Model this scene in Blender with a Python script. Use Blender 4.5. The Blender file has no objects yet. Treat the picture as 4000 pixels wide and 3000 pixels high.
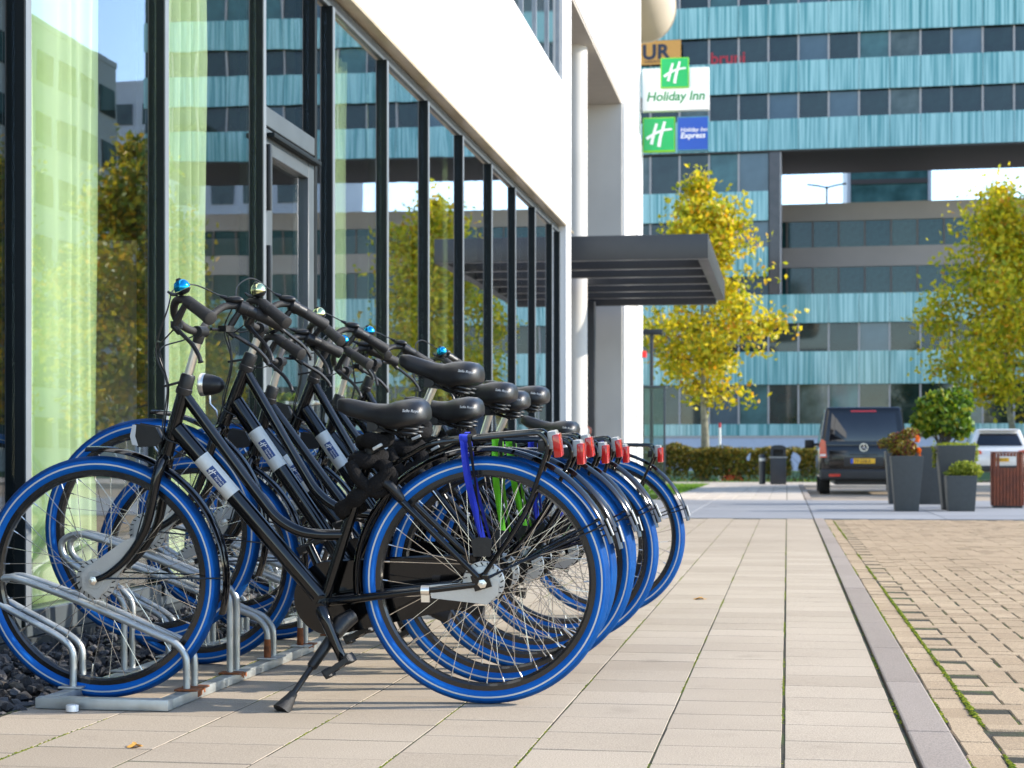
import bpy, bmesh, math, random
from math import sin, cos, pi, radians, atan2, sqrt
from mathutils import Vector, Matrix, noise as mnoise

random.seed(7)
SC = bpy.context.scene
COL = SC.collection

# ------------------------------------------------------------------ camera
cam_d = bpy.data.cameras.new('camera')
cam = bpy.data.objects.new('camera', cam_d)
COL.objects.link(cam)
cam.location = (0, 0, 0.704)
cam.rotation_euler = (radians(90), 0, radians(8.899))
cam_d.sensor_width = 36
cam_d.lens = 61.84
cam_d.shift_y = 0.0721
cam_d.clip_start = 0.05
cam_d.clip_end = 3000
cam_d.dof.use_dof = True
cam_d.dof.focus_distance = 5.05
cam_d.dof.aperture_fstop = 8.0
SC.camera = cam

# ------------------------------------------------------------------ sky and sun
SUN_EL, SUN_AZ = radians(28), radians(12)        # azimuth from +X towards +Y
world = bpy.data.worlds.new('World')
SC.world = world
world.use_nodes = True
wn = world.node_tree
bg = wn.nodes['Background']
sky = wn.nodes.new('ShaderNodeTexSky')
sky.sky_type = 'NISHITA'
sky.sun_disc = False
sky.sun_elevation = SUN_EL
sky.sun_rotation = radians(78)
sky.air_density = 1.0
sky.dust_density = .5
sky.ozone_density = 1.0
sky.altitude = 1500
wn.links.new(sky.outputs[0], bg.inputs[0])
bg.inputs[1].default_value = 0.15
sd = bpy.data.lights.new('sun', 'SUN')
sd.energy = 2.4
sd.angle = radians(0.6)
sd.color = (1.0, 0.925, 0.81)
sun = bpy.data.objects.new('sun', sd)
COL.objects.link(sun)
sdir = Vector((cos(SUN_EL) * cos(SUN_AZ), cos(SUN_EL) * sin(SUN_AZ), sin(SUN_EL)))
sun.rotation_euler = (-sdir).to_track_quat('-Z', 'Y').to_euler()
sun.location = sdir * 60

vs = SC.view_settings
vs.view_transform = 'Standard'
vs.look = 'None'
vs.exposure = 1.65
vs.gamma = 1
vs.use_curve_mapping = False
SC.cycles.max_bounces = 7
SC.cycles.transparent_max_bounces = 14
SC.cycles.caustics_reflective = False
SC.cycles.caustics_refractive = False

# ------------------------------------------------------------------ materials
MATS = {}


def new_mat(name):
    m = bpy.data.materials.new(name)
    m.use_nodes = True
    nt = m.node_tree
    return m, nt, nt.nodes['Principled BSDF']


def M(name, col=(.5, .5, .5), rough=.5, metal=0., var=.12, scale=6., bump=0., bscale=60., coat=0., island=False,
      spec=.5, mode='object', rvar=.0, transl=0., ramp=None):
    """procedural principled material with noise colour variation and optional bump"""
    if name in MATS:
        return MATS[name]
    m, nt, p = new_mat(name)
    N, L = nt.nodes, nt.links
    p.inputs['Roughness'].default_value = rough
    p.inputs['Metallic'].default_value = metal
    p.inputs['Coat Weight'].default_value = coat
    p.inputs['Coat Roughness'].default_value = .06
    p.inputs['Specular IOR Level'].default_value = spec
    tc = N.new('ShaderNodeTexCoord')
    nz = N.new('ShaderNodeTexNoise')
    nz.inputs['Scale'].default_value = scale
    nz.inputs['Detail'].default_value = 5
    L.new(tc.outputs['Object'], nz.inputs['Vector'])
    rp = N.new('ShaderNodeValToRGB')
    e = rp.color_ramp.elements
    if ramp:
        e[0].position, e[0].color = ramp[0][0], (*ramp[0][1], 1)
        e[1].position, e[1].color = ramp[-1][0], (*ramp[-1][1], 1)
        for pos, c in ramp[1:-1]:
            x = e.new(pos)
            x.color = (*c, 1)
    else:
        e[0].position, e[1].position = .3, .7
        e[0].color = (*[max(0, c * (1 - var)) for c in col], 1)
        e[1].color = (*[min(1, c * (1 + var)) for c in col], 1)
    if island:
        geo = N.new('ShaderNodeNewGeometry')
        L.new(geo.outputs['Random Per Island'], rp.inputs[0])
    elif mode == 'random':
        oi = N.new('ShaderNodeObjectInfo')
        mx = N.new('ShaderNodeMath')
        mx.operation = 'MULTIPLY_ADD'
        mx.inputs[1].default_value = .45
        L.new(oi.outputs['Random'], mx.inputs[0])
        m2 = N.new('ShaderNodeMath')
        m2.operation = 'MULTIPLY'
        m2.inputs[1].default_value = .6
        L.new(nz.outputs['Fac'], m2.inputs[0])
        L.new(m2.outputs[0], mx.inputs[2])
        L.new(mx.outputs[0], rp.inputs[0])
    else:
        L.new(nz.outputs['Fac'], rp.inputs[0])
    L.new(rp.outputs[0], p.inputs['Base Color'])
    if rvar:
        mr = N.new('ShaderNodeMapRange')
        mr.inputs[3].default_value = max(0, rough - rvar)
        mr.inputs[4].default_value = min(1, rough + rvar)
        L.new(nz.outputs['Fac'], mr.inputs[0])
        L.new(mr.outputs[0], p.inputs['Roughness'])
    if bump:
        n2 = N.new('ShaderNodeTexNoise')
        n2.inputs['Scale'].default_value = bscale
        n2.inputs['Detail'].default_value = 4
        L.new(tc.outputs['Object'], n2.inputs['Vector'])
        b = N.new('ShaderNodeBump')
        b.inputs['Strength'].default_value = bump
        b.inputs['Distance'].default_value = .01
        L.new(n2.outputs['Fac'], b.inputs['Height'])
        L.new(b.outputs[0], p.inputs['Normal'])
    if transl:
        tr = N.new('ShaderNodeBsdfTranslucent')
        L.new(rp.outputs[0], tr.inputs[0])
        mix = N.new('ShaderNodeMixShader')
        mix.inputs[0].default_value = transl
        L.new(p.outputs[0], mix.inputs[1])
        L.new(tr.outputs[0], mix.inputs[2])
        L.new(mix.outputs[0], N['Material Output'].inputs[0])
    MATS[name] = m
    return m


def glass_mat(name, tint=(.94, .97, .955), gain=1.9, base=.03, rough=0.):
    """thin architectural pane: see-through plus a fresnel mirror"""
    m, nt, p = new_mat(name)
    N, L = nt.nodes, nt.links
    N.remove(p)
    lw = N.new('ShaderNodeLayerWeight')
    lw.inputs[0].default_value = .5
    fr = N.new('ShaderNodeMath')
    fr.operation = 'POWER'
    fr.inputs[1].default_value = 5
    L.new(lw.outputs['Facing'], fr.inputs[0])
    ml = N.new('ShaderNodeMath')
    ml.operation = 'MULTIPLY_ADD'
    ml.use_clamp = True
    ml.inputs[1].default_value = gain
    ml.inputs[2].default_value = base
    L.new(fr.outputs[0], ml.inputs[0])
    t = N.new('ShaderNodeBsdfTransparent')
    t.inputs[0].default_value = (*tint, 1)
    g = N.new('ShaderNodeBsdfGlossy')
    g.inputs['Roughness'].default_value = rough
    g.inputs['Color'].default_value = (.95, .97, 1, 1)
    tc = N.new('ShaderNodeTexCoord')
    nz = N.new('ShaderNodeTexNoise')
    nz.inputs['Scale'].default_value = .8
    L.new(tc.outputs['Object'], nz.inputs['Vector'])
    b = N.new('ShaderNodeBump')
    b.inputs['Strength'].default_value = .012
    b.inputs['Distance'].default_value = .1
    L.new(nz.outputs['Fac'], b.inputs['Height'])
    L.new(b.outputs[0], g.inputs['Normal'])
    mix = N.new('ShaderNodeMixShader')
    L.new(ml.outputs[0], mix.inputs[0])
    L.new(t.outputs[0], mix.inputs[1])
    L.new(g.outputs[0], mix.inputs[2])
    L.new(mix.outputs[0], N['Material Output'].inputs[0])
    MATS[name] = m
    return m


def stripe_mat(name, c1, c2, sc=9., rough=.15, axis=0, coat=.3):
    """fritted glass panel: irregular vertical stripes"""
    m, nt, p = new_mat(name)
    N, L = nt.nodes, nt.links
    tc = N.new('ShaderNodeTexCoord')
    oi = N.new('ShaderNodeObjectInfo')
    mp = N.new('ShaderNodeMapping')
    s = [.02, .02, .02]
    s[axis] = 1
    mp.inputs['Scale'].default_value = s
    L.new(tc.outputs['Object'], mp.inputs['Vector'])
    nz = N.new('ShaderNodeTexNoise')
    nz.noise_dimensions = '4D'
    nz.inputs['Scale'].default_value = sc
    nz.inputs['Detail'].default_value = 3
    mu = N.new('ShaderNodeMath')
    mu.operation = 'MULTIPLY'
    mu.inputs[1].default_value = 40
    L.new(oi.outputs['Random'], mu.inputs[0])
    L.new(mp.outputs[0], nz.inputs['Vector'])
    L.new(mu.outputs[0], nz.inputs['W'])
    rp = N.new('ShaderNodeValToRGB')
    e = rp.color_ramp.elements
    e[0].position, e[0].color = .40, (*c1, 1)
    e[1].position, e[1].color = .58, (*c2, 1)
    L.new(nz.outputs['Fac'], rp.inputs[0])
    L.new(rp.outputs[0], p.inputs['Base Color'])
    p.inputs['Roughness'].default_value = rough
    p.inputs['Coat Weight'].default_value = coat
    p.inputs['Coat Roughness'].default_value = .03
    MATS[name] = m
    return m


def slab_mat(name, ca, cb, speck=.35, moss=0.):
    m, nt, p = new_mat(name)
    N, L = nt.nodes, nt.links
    geo = N.new('ShaderNodeNewGeometry')
    oi = N.new('ShaderNodeObjectInfo')
    n1 = N.new('ShaderNodeTexNoise')
    n1.inputs['Scale'].default_value = 1.3
    n1.inputs['Detail'].default_value = 6
    L.new(geo.outputs['Position'], n1.inputs['Vector'])
    n2 = N.new('ShaderNodeTexNoise')
    n2.inputs['Scale'].default_value = 260
    n2.inputs['Detail'].default_value = 3
    L.new(geo.outputs['Position'], n2.inputs['Vector'])
    ad = N.new('ShaderNodeMath')
    ad.operation = 'MULTIPLY_ADD'
    ad.inputs[1].default_value = .5
    rsrc = oi.outputs['Random']
    L.new(rsrc, ad.inputs[0])
    L.new(n1.outputs['Fac'], ad.inputs[2])
    rp = N.new('ShaderNodeValToRGB')
    e = rp.color_ramp.elements
    e[0].position, e[0].color = .4, (*ca, 1)
    e[1].position, e[1].color = 1.0, (*cb, 1)
    L.new(ad.outputs[0], rp.inputs[0])
    mr = N.new('ShaderNodeMapRange')
    mr.inputs[1].default_value = .3
    mr.inputs[2].default_value = .7
    mr.inputs[3].default_value = 1 - speck
    mr.inputs[4].default_value = 1 + speck * .6
    L.new(n2.outputs['Fac'], mr.inputs[0])
    mx = N.new('ShaderNodeMix')
    mx.data_type = 'RGBA'
    mx.blend_type = 'MULTIPLY'
    mx.inputs[0].default_value = 1
    L.new(rp.outputs[0], mx.inputs[6])
    L.new(mr.outputs[0], mx.inputs[7])
    L.new(mx.outputs[2], p.inputs['Base Color'])
    # dark stains
    n3 = N.new('ShaderNodeTexNoise')
    n3.inputs['Scale'].default_value = 5
    n3.inputs['Detail'].default_value = 8
    L.new(geo.outputs['Position'], n3.inputs['Vector'])
    m3 = N.new('ShaderNodeMapRange')
    m3.inputs[1].default_value = .62
    m3.inputs[2].default_value = .8
    m3.inputs[3].default_value = 0
    m3.inputs[4].default_value = .35
    L.new(n3.outputs['Fac'], m3.inputs[0])
    mx2 = N.new('ShaderNodeMix')
    mx2.data_type = 'RGBA'
    L.new(m3.outputs[0], mx2.inputs[0])
    L.new(mx.outputs[2], mx2.inputs[6])
    mx2.inputs[7].default_value = (ca[0] * .45, ca[1] * .45, ca[2] * .42, 1)
    L.new(mx2.outputs[2], p.inputs['Base Color'])
    p.inputs['Roughness'].default_value = .85
    p.inputs['Specular IOR Level'].default_value = .25
    b = N.new('ShaderNodeBump')
    b.inputs['Strength'].default_value = .5
    b.inputs['Distance'].default_value = .002
    L.new(n2.outputs['Fac'], b.inputs['Height'])
    L.new(b.outputs[0], p.inputs['Normal'])
    MATS[name] = m
    return m


black = M('black_paint', (.0028, .003, .0036), .09, var=.2, rvar=.04)
blackm = M('black_plastic', (.0065, .0065, .007), .42, var=.25, bump=.08, bscale=300, rvar=.08)
rubber = M('grip_rubber', (.018, .0165, .0155), .62, var=.15, bump=.25, bscale=500)
chrome = M('chrome', (.86, .81, .72), .3, 1., var=.06, rvar=.03)
steel = M('spoke_steel', (.68, .64, .58), .25, 1., var=.1)
alu = M('brake_aluminium', (.55, .55, .53), .38, .55, var=.1, bump=.1, bscale=200)
galv = M('galvanised_steel', (.46, .48, .47), .42, .75, var=.22, scale=14, rvar=.14)
rust = M('rusty_steel', ramp=[(.3, (.12, .045, .02)), (.55, (.32, .1, .03)), (.75, (.16, .09, .06))], rough=.85, scale=40, bump=.4,
         bscale=150)
white_st = M('reflective_white', (.62, .62, .58), .4, var=.05)
cloth = M('lock_sleeve_cloth', (.012, .011, .011), .9, var=.3, bump=.6, bscale=220, spec=.15)
redlens = M('red_lens', (.5, .012, .008), .12, var=.1, coat=.6)
greylens = M('clear_lens', (.6, .62, .62), .1, var=.1, coat=.5)
bellblue = M('blue_anodised', (.01, .32, .62), .14, .85, var=.08)
bellgold = M('brass_chrome', (.72, .74, .4), .1, 1., var=.08)
orangeref = M('amber_reflector', (.75, .22, .02), .2, var=.15, coat=.5)
stickw = M('sticker_white', (.62, .63, .6), .35, var=.03)
navy = M('sticker_navy', (.012, .045, .17), .35, var=.03)
print_w = M('print_white', (.82, .82, .8), .5, var=.02)
print_g = M('print_grey', (.3, .3, .29), .5, var=.02)
print_r = M('print_red', (.65, .12, .04), .5, var=.02)
strapb = M('strap_blue', (.012, .035, .52), .6, var=.15, bump=.3, bscale=300)
strapg = M('strap_green', (.16, .62, .015), .6, var=.15, bump=.3, bscale=300)
strapk = M('strap_black', (.012, .012, .012), .7, var=.2, bump=.3, bscale=300)


def tyre_mat():
    m, nt, p = new_mat('blue_tyre')
    N, L = nt.nodes, nt.links
    tc = N.new('ShaderNodeTexCoord')
    sp = N.new('ShaderNodeSeparateXYZ')
    L.new(tc.outputs['Object'], sp.inputs[0])
    at = N.new('ShaderNodeMath')
    at.operation = 'ARCTAN2'
    L.new(sp.outputs['Z'], at.inputs[0])
    L.new(sp.outputs['X'], at.inputs[1])
    ay = N.new('ShaderNodeMath')
    ay.operation = 'ABSOLUTE'
    L.new(sp.outputs['Y'], ay.inputs[0])
    f = N.new('ShaderNodeMath')
    f.operation = 'MULTIPLY_ADD'
    f.inputs[1].default_value = 22
    L.new(ay.outputs[0], f.inputs[0])
    L.new(at.outputs[0], f.inputs[2])
    s = N.new('ShaderNodeMath')
    s.operation = 'MULTIPLY'
    s.inputs[1].default_value = 150
    L.new(f.outputs[0], s.inputs[0])
    si = N.new('ShaderNodeMath')
    si.operation = 'SINE'
    L.new(s.outputs[0], si.inputs[0])
    # only on the tread: radius > .345
    ln = N.new('ShaderNodeVectorMath')
    ln.operation = 'LENGTH'
    cb = N.new('ShaderNodeCombineXYZ')
    L.new(sp.outputs['X'], cb.inputs[0])
    L.new(sp.outputs['Z'], cb.inputs[2])
    L.new(cb.outputs[0], ln.inputs[0])
    gt = N.new('ShaderNodeMapRange')
    gt.inputs[1].default_value = .342
    gt.inputs[2].default_value = .347
    L.new(ln.outputs['Value'], gt.inputs[0])
    mu = N.new('ShaderNodeMath')
    mu.operation = 'MULTIPLY'
    L.new(si.outputs[0], mu.inputs[0])
    L.new(gt.outputs[0], mu.inputs[1])
    b = N.new('ShaderNodeBump')
    b.inputs['Strength'].default_value = .9
    b.inputs['Distance'].default_value = .003
    L.new(mu.outputs[0], b.inputs['Height'])
    L.new(b.outputs[0], p.inputs['Normal'])
    nz = N.new('ShaderNodeTexNoise')
    nz.inputs['Scale'].default_value = 9
    nz.inputs['Detail'].default_value = 6
    L.new(tc.outputs['Object'], nz.inputs['Vector'])
    rp = N.new('ShaderNodeValToRGB')
    e = rp.color_ramp.elements
    e[0].position, e[0].color = .3, (.001, .095, .40, 1)
    e[1].position, e[1].color = .75, (.002, .14, .52, 1)
    L.new(nz.outputs['Fac'], rp.inputs[0])
    L.new(rp.outputs[0], p.inputs['Base Color'])
    p.inputs['Roughness'].default_value = .6
    p.inputs['Specular IOR Level'].default_value = .22
    return m


tyre_m = tyre_mat()

# ------------------------------------------------------------------ mesh builder


class MB:
    def __init__(self):
        self.v, self.f = [], []

    def add(self, vs, fs):
        o = len(self.v)
        self.v += [tuple(q) for q in vs]
        self.f += [tuple(i + o for i in f) for f in fs]
        return self

    def box(self, c, s, rot=None):
        vs = [Vector((x * s[0] / 2, y * s[1] / 2, z * s[2] / 2)) for x in (-1, 1) for y in (-1, 1) for z in (-1, 1)]
        if rot is not None:
            vs = [rot @ q for q in vs]
        vs = [q + Vector(c) for q in vs]
        return self.add(vs, [(0, 1, 3, 2), (4, 6, 7, 5), (0, 4, 5, 1), (2, 3, 7, 6), (0, 2, 6, 4), (1, 5, 7, 3)])

    def bx(self, x0, x1, y0, y1, z0, z1):
        return self.box(((x0 + x1) / 2, (y0 + y1) / 2, (z0 + z1) / 2), (x1 - x0, y1 - y0, z1 - z0))

    def tube(self, pts, r, n=10, closed=False, caps=True):
        P = [Vector(q) for q in pts]
        R = r if isinstance(r, (list, tuple)) else [r] * len(P)
        rings = []
        prev = None
        k = len(P)
        for i in range(k):
            if closed:
                t = (P[(i + 1) % k] - P[i - 1]).normalized()
            else:
                a = P[i] - P[i - 1] if i > 0 else P[1] - P[0]
                b = P[i + 1] - P[i] if i < k - 1 else P[-1] - P[-2]
                t = (a.normalized() + b.normalized())
                t = t.normalized() if t.length > 1e-6 else b.normalized()
            if prev is None:
                u = t.orthogonal().normalized()
            else:
                u = prev - t * prev.dot(t)
                u = u.normalized() if u.length > 1e-6 else t.orthogonal().normalized()
            prev = u
            w = t.cross(u)
            rings.append([P[i] + (u * cos(2 * pi * j / n) + w * sin(2 * pi * j / n)) * R[i] for j in range(n)])
        vs = [q for ring in rings for q in ring]
        fs = []
        for i in range(k if closed else k - 1):
            a, b = i * n, ((i + 1) % k) * n
            for j in range(n):
                fs.append((a + j, a + (j + 1) % n, b + (j + 1) % n, b + j))
        if caps and not closed:
            fs.append(tuple(range(n - 1, -1, -1)))
            fs.append(tuple(range((k - 1) * n, k * n)))
        return self.add(vs, fs)

    def lathe(self, prof, n=48, axis='y', c=(0, 0, 0), a0=0., a1=2 * pi, closed_prof=False):
        """prof: list of (radius, along axis). revolve about axis; y axis: angle 0 = +x, 90deg = +z"""
        full = abs(a1 - a0 - 2 * pi) < 1e-6
        m = n if full else n + 1
        vs = []
        for i in range(m):
            t = a0 + (a1 - a0) * i / n
            for r, h in prof:
                if axis == 'y':
                    vs.append((c[0] + r * cos(t), c[1] + h, c[2] + r * sin(t)))
                elif axis == 'z':
                    vs.append((c[0] + r * cos(t), c[1] + r * sin(t), c[2] + h))
                else:
                    vs.append((c[0] + h, c[1] + r * cos(t), c[2] + r * sin(t)))
        k = len(prof)
        fs = []
        for i in range(n):
            a, b = i * k, ((i + 1) % m) * k
            for j in range(k if closed_prof else k - 1):
                j2 = (j + 1) % k
                fs.append((a + j, b + j, b + j2, a + j2))
        if not full and closed_prof:
            fs.append(tuple(range(k)))
            fs.append(tuple(range(n * k + k - 1, n * k - 1, -1)))
        return self.add(vs, fs)

    def sphere(self, c, r, n=10, m=7, sc=(1, 1, 1)):
        prof = [(max(1e-4, r * sin(pi * i / m)), -r * cos(pi * i / m)) for i in range(m + 1)]
        o = len(self.v)
        self.lathe(prof, n, 'z')
        for i in range(o, len(self.v)):
            q = self.v[i]
            self.v[i] = (c[0] + q[0] * sc[0], c[1] + q[1] * sc[1], c[2] + q[2] * sc[2])
        return self

    def prism(self, pts, a, b, axis='y'):
        """extrude closed 2D outline pts between a and b on axis"""
        def P(q, h):
            return (q[0], h, q[1]) if axis == 'y' else ((q[0], q[1], h) if axis == 'z' else (h, q[0], q[1]))
        n = len(pts)
        vs = [P(q, a) for q in pts] + [P(q, b) for q in pts]
        fs = [tuple(range(n)), tuple(range(2 * n - 1, n - 1, -1))]
        fs += [(i, (i + 1) % n, n + (i + 1) % n, n + i) for i in range(n)]
        return self.add(vs, fs)

    def loft(self, rings, caps=True):
        n = len(rings[0])
        vs = [q for r in rings for q in r]
        fs = []
        for i in range(len(rings) - 1):
            for j in range(n):
                fs.append((i * n + j, i * n + (j + 1) % n, (i + 1) * n + (j + 1) % n, (i + 1) * n + j))
        if caps:
            fs.append(tuple(range(n - 1, -1, -1)))
            fs.append(tuple(range((len(rings) - 1) * n, len(rings) * n)))
        return self.add(vs, fs)

    def mesh(self, name, smooth=True, bevel=0., seg=2, angle=38, fix=True):
        me = bpy.data.meshes.new(name)
        me.from_pydata(self.v, [], self.f)
        if fix or bevel:
            bm = bmesh.new()
            bm.from_mesh(me)
            if bevel:
                es = [e for e in bm.edges if len(e.link_faces) == 2 and e.calc_face_angle(0) > .5]
                bmesh.ops.bevel(bm, geom=es, offset=bevel, segments=seg, affect='EDGES', profile=.6, clamp_overlap=True)
            bmesh.ops.recalc_face_normals(bm, faces=bm.faces)
            bm.to_mesh(me)
            bm.free()
        if smooth:
            me.shade_smooth()
            me.set_sharp_from_angle(angle=radians(angle))
        return me

    def build(self, name, mat, parent=None, **k):
        return put(name, self.mesh(name, **k), mat, parent)


def put(name, me, mat, parent=None, loc=None, rot=None):
    if mat is not None and not me.materials:
        me.materials.append(mat)
    o = bpy.data.objects.new(name, me)
    COL.objects.link(o)
    if mat is not None and me.materials[0] is not mat:
        o.material_slots[0].link = 'OBJECT'
        o.material_slots[0].material = mat
    o.parent = parent
    if loc is not None:
        o.location = loc
    if rot is not None:
        o.rotation_euler = rot
    return o


def tag(o, label=None, cat=None, group=None, kind=None):
    if label:
        o['label'] = label
    if cat:
        o['category'] = cat
    if group:
        o['group'] = group
    if kind:
        o['kind'] = kind
    return o


def empty(name, loc=(0, 0, 0), rz=0.):
    o = bpy.data.objects.new(name, None)
    o.empty_display_size = .1
    COL.objects.link(o)
    o.location = loc
    o.rotation_euler = (0, 0, rz)
    return o


CACHE = {}


def cached(key, fn):
    if key not in CACHE:
        CACHE[key] = fn()
    return CACHE[key]


def arc(c, r, a0, a1, n):
    return [(c[0] + r * cos(a0 + (a1 - a0) * i / n), c[1] + r * sin(a0 + (a1 - a0) * i / n)) for i in range(n + 1)]


def smooth_path(pts, n=6):
    """Catmull-Rom through points"""
    P = [Vector(q) for q in pts]
    P = [P[0] * 2 - P[1]] + P + [P[-1] * 2 - P[-2]]
    out = []
    for i in range(1, len(P) - 2):
        for j in range(n):
            t = j / n
            a, b, c, d = P[i - 1], P[i], P[i + 1], P[i + 2]
            out.append(.5 * ((2 * b) + (c - a) * t + (2 * a - 5 * b + 4 * c - d) * t * t + (3 * b - a - 3 * c + d) * t ** 3))
    out.append(P[-2])
    return out


def text_mesh(s, size=1., shear=0., weight=0., extrude=.002, align='LEFT', spacing=1.):
    def mk():
        cu = bpy.data.curves.new('lettering', 'FONT')
        cu.body = s
        cu.size = size
        cu.shear = shear
        cu.offset = weight
        cu.extrude = extrude
        cu.align_x = align
        cu.space_character = spacing
        cu.resolution_u = 3
        ob = bpy.data.objects.new('lettering_source', cu)
        COL.objects.link(ob)
        dg = bpy.context.evaluated_depsgraph_get()
        me = bpy.data.meshes.new_from_object(ob.evaluated_get(dg))
        bpy.data.objects.remove(ob)
        me.materials.clear()
        return me
    return cached(('text', s, size, shear, weight, extrude, align, spacing), mk)


def letters(name, s, mat, parent, loc, rot, **k):
    me = text_mesh(s, **k).copy()
    return put(name, me, mat, parent, loc, rot)


FRONT = (radians(90), 0, 0)      # text standing upright, facing -Y


def logo_mesh(s, depth):
    """the slanted double-stroke H of the hotel sign inside a unit square of side s"""
    def mk():
        b = MB()

        def stroke(pts, w, k):
            rings = []
            dp = depth * (1 + .35 * k)
            q = smooth_path([(x * s, 0, z * s) for x, z in pts], 5)
            for i, p in enumerate(q):
                d = (q[min(i + 1, len(q) - 1)] - q[max(i - 1, 0)]).normalized()
                nrm = Vector((-d.z, 0, d.x))
                ww = w[0] + (w[1] - w[0]) * i / (len(q) - 1)
                a, c = p + nrm * ww * s / 2, p - nrm * ww * s / 2
                rings.append([(a.x, -dp, a.z), (c.x, -dp, c.z), (c.x, dp, c.z), (a.x, dp, a.z)])
            b.loft(rings)
        stroke([(-.07, .36), (-.13, .16), (-.2, -.12), (-.25, -.33)], (.085, .105), 0)
        stroke([(.2, .42), (.14, .2), (.05, -.12), (0., -.42)], (.085, .115), 1)
        stroke([(-.41, -.15), (-.28, -.06), (-.1, .04), (.15, .13), (.44, .16)], (.1, .06), 2)
        return b.mesh('logo_strokes', smooth=False)
    return cached(('logo', s, depth), mk)


# ================================================================== GROUND
XF = -2.83                       # hotel glazing plane
PX = lambda k: -.0125 - .3005 * k    # pavement joints

g = MB()
g.add([(-900, -60, -.16), (900, -60, -.16), (900, 1800, -.16), (-900, 1800, -.16)], [(0, 1, 2, 3)])
tag(g.build('ground', M('far_paving', (.3, .26, .22), .9, var=.25, scale=.35, bump=.2, bscale=8), smooth=False), kind='structure')

# bedding below the near paving: sand with moss
bed = M('joint_sand_moss', ramp=[(.35, (.02, .018, .012)), (.5, (.035, .032, .016)), (.62, (.04, .06, .009))], rough=.95, scale=3.5, bump=.8,
        bscale=120)
pav = MB().bx(-2.13, .297, 1.0, 20.6, -.15, -.0007).build('pavement', bed, smooth=False)
tag(pav, kind='structure')

slabm = slab_mat('concrete_slab', (.385, .315, .236), (.47, .39, .298), .3)
rng = random.Random(3)


def slab_mesh(sx, sy, sz, bev, seed):
    r = random.Random(seed)
    b = MB().bx(-sx / 2, sx / 2, -sy / 2, sy / 2, -sz, 0)
    me = b.mesh('slab', smooth=False, bevel=bev, seg=1)
    return me


slabs = [slab_mesh(.2950 + .0008 * (i % 3), .2620 + .001 * (i % 2), .05, .0012, i) for i in range(4)]
SL = .2685
far_s = MB()
cnt = 0
cells = []
for c in range(7):
    off = (.5 if c % 2 else 0.) * SL + .03 * c
    x = PX(c) - .15
    for r in range(90):
        y = 2.3 + off + r * SL
        if y > 20.45:
            break
        cells.append((y, x, c, r))
x_last = PX(0) + .154
for r in range(90):
    y = 2.3 + .11 + r * SL
    if y < 20.45:
        cells.append((y, x_last, -1, r))
cells.sort()
for y, x, c, r in cells:
    z = rng.uniform(0, .0009)
    tx, ty, tz = rng.gauss(0, .0012), rng.gauss(0, .001), rng.gauss(0, .003)
    if c == -1:
        tx, ty = tx * .4, .004 + rng.gauss(0, .001)
        z = .0008
    if y < 3.3:
        far = True
    else:
        far = cnt >= 296
    if not far:
        cnt += 1
        o = put('slab', slabs[rng.randrange(4)], slabm, pav, (x, y, z), (tx, ty, tz))
    else:
        far_s.box((x, y, z - .025), (.2955, .265, .05), Matrix.Rotation(ty, 3, 'Y') @ Matrix.Rotation(tx, 3, 'X'))
so = far_s.build('distant_slabs', slabm, pav, smooth=False, fix=False)
so['kind'] = 'stuff'

# kerb
kerb = tag(MB().bx(.301, .413, 1.0, 20.6, -.15, -.03).build('kerb', bed, smooth=False), kind='structure')
kerbm = slab_mat('kerb_concrete', (.27, .222, .185), (.325, .272, .23), .35)
kme = MB().bx(-.055, .055, -.497, .497, -.04, 0).mesh('kerb_stone', smooth=False, bevel=.006)
for i in range(20):
    put('kerb_stone', kme, kerbm, kerb, (.357, 1.3 + i * 1.0 - .2, .006 + rng.uniform(-.001, .001)), (0, rng.gauss(0, .003), 0))

# brick road
road = tag(MB().bx(.417, 9.0, 1.0, 20.6, -.15, -.0055).build('road', bed, smooth=False), kind='structure')
brickm = slab_mat('road_brick', (.345, .25, .155), (.455, .34, .22), .5)
bme = [MB().bx(-sx / 2, sx / 2, -sy / 2, sy / 2, -.04, 0).mesh('brick', smooth=False, bevel=.005, seg=1) for sx, sy in
       ((.1975, .0975), (.0975, .1975), (.086, .1975))]
bricks = []
for r in range(98):
    bricks.append((2.0 + r * .2, .462, 2))
U = .1
for c in range(0, 85):
    for r in range(0, 187):
        k = (c - r) % 4
        bx_, by_ = .51 + c * U, 1.9 + r * U
        if k == 0:
            bricks.append((by_ + U / 2, bx_ + U, 0))
        elif k == 3:
            bricks.append((by_ + U, bx_ + U / 2, 1))
bricks = [b for b in bricks if b[0] < 20.45 and b[1] < 8.9]


def inview(y, x):
    return y > 3.6 and x < .137 * y + .15


bricks.sort(key=lambda b: (not inview(b[0], b[1]), b[0]))
fb = MB()
for i, (y, x, k) in enumerate(bricks):
    z = -.0025 + rng.gauss(0, .0009)
    tx, ty = rng.gauss(0, .008), rng.gauss(0, .008)
    if i < 298:
        put('brick', bme[k], brickm, road, (x + rng.gauss(0, .0012), y + rng.gauss(0, .0012), z), (tx, ty, rng.gauss(0, .014)))
    else:
        sx, sy = ((.1975, .0975), (.0975, .1975), (.086, .1975))[k]
        fb.box((x, y, z - .02), (sx, sy, .04), Matrix.Rotation(rng.gauss(0, .014), 3, 'Z') @ Matrix.Rotation(ty, 3, 'Y') @ Matrix.Rotation(tx, 3, 'X'))
o = fb.build('distant_bricks', brickm, road, smooth=False, fix=False)
o['kind'] = 'stuff'

# moss in the joints
mossm = M('moss', ramp=[(.2, (.05, .085, .005)), (.6, (.12, .16, .008)), (.9, (.2, .2, .015))], rough=.95, island=True, spec=.1)
mo = MB()


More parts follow.
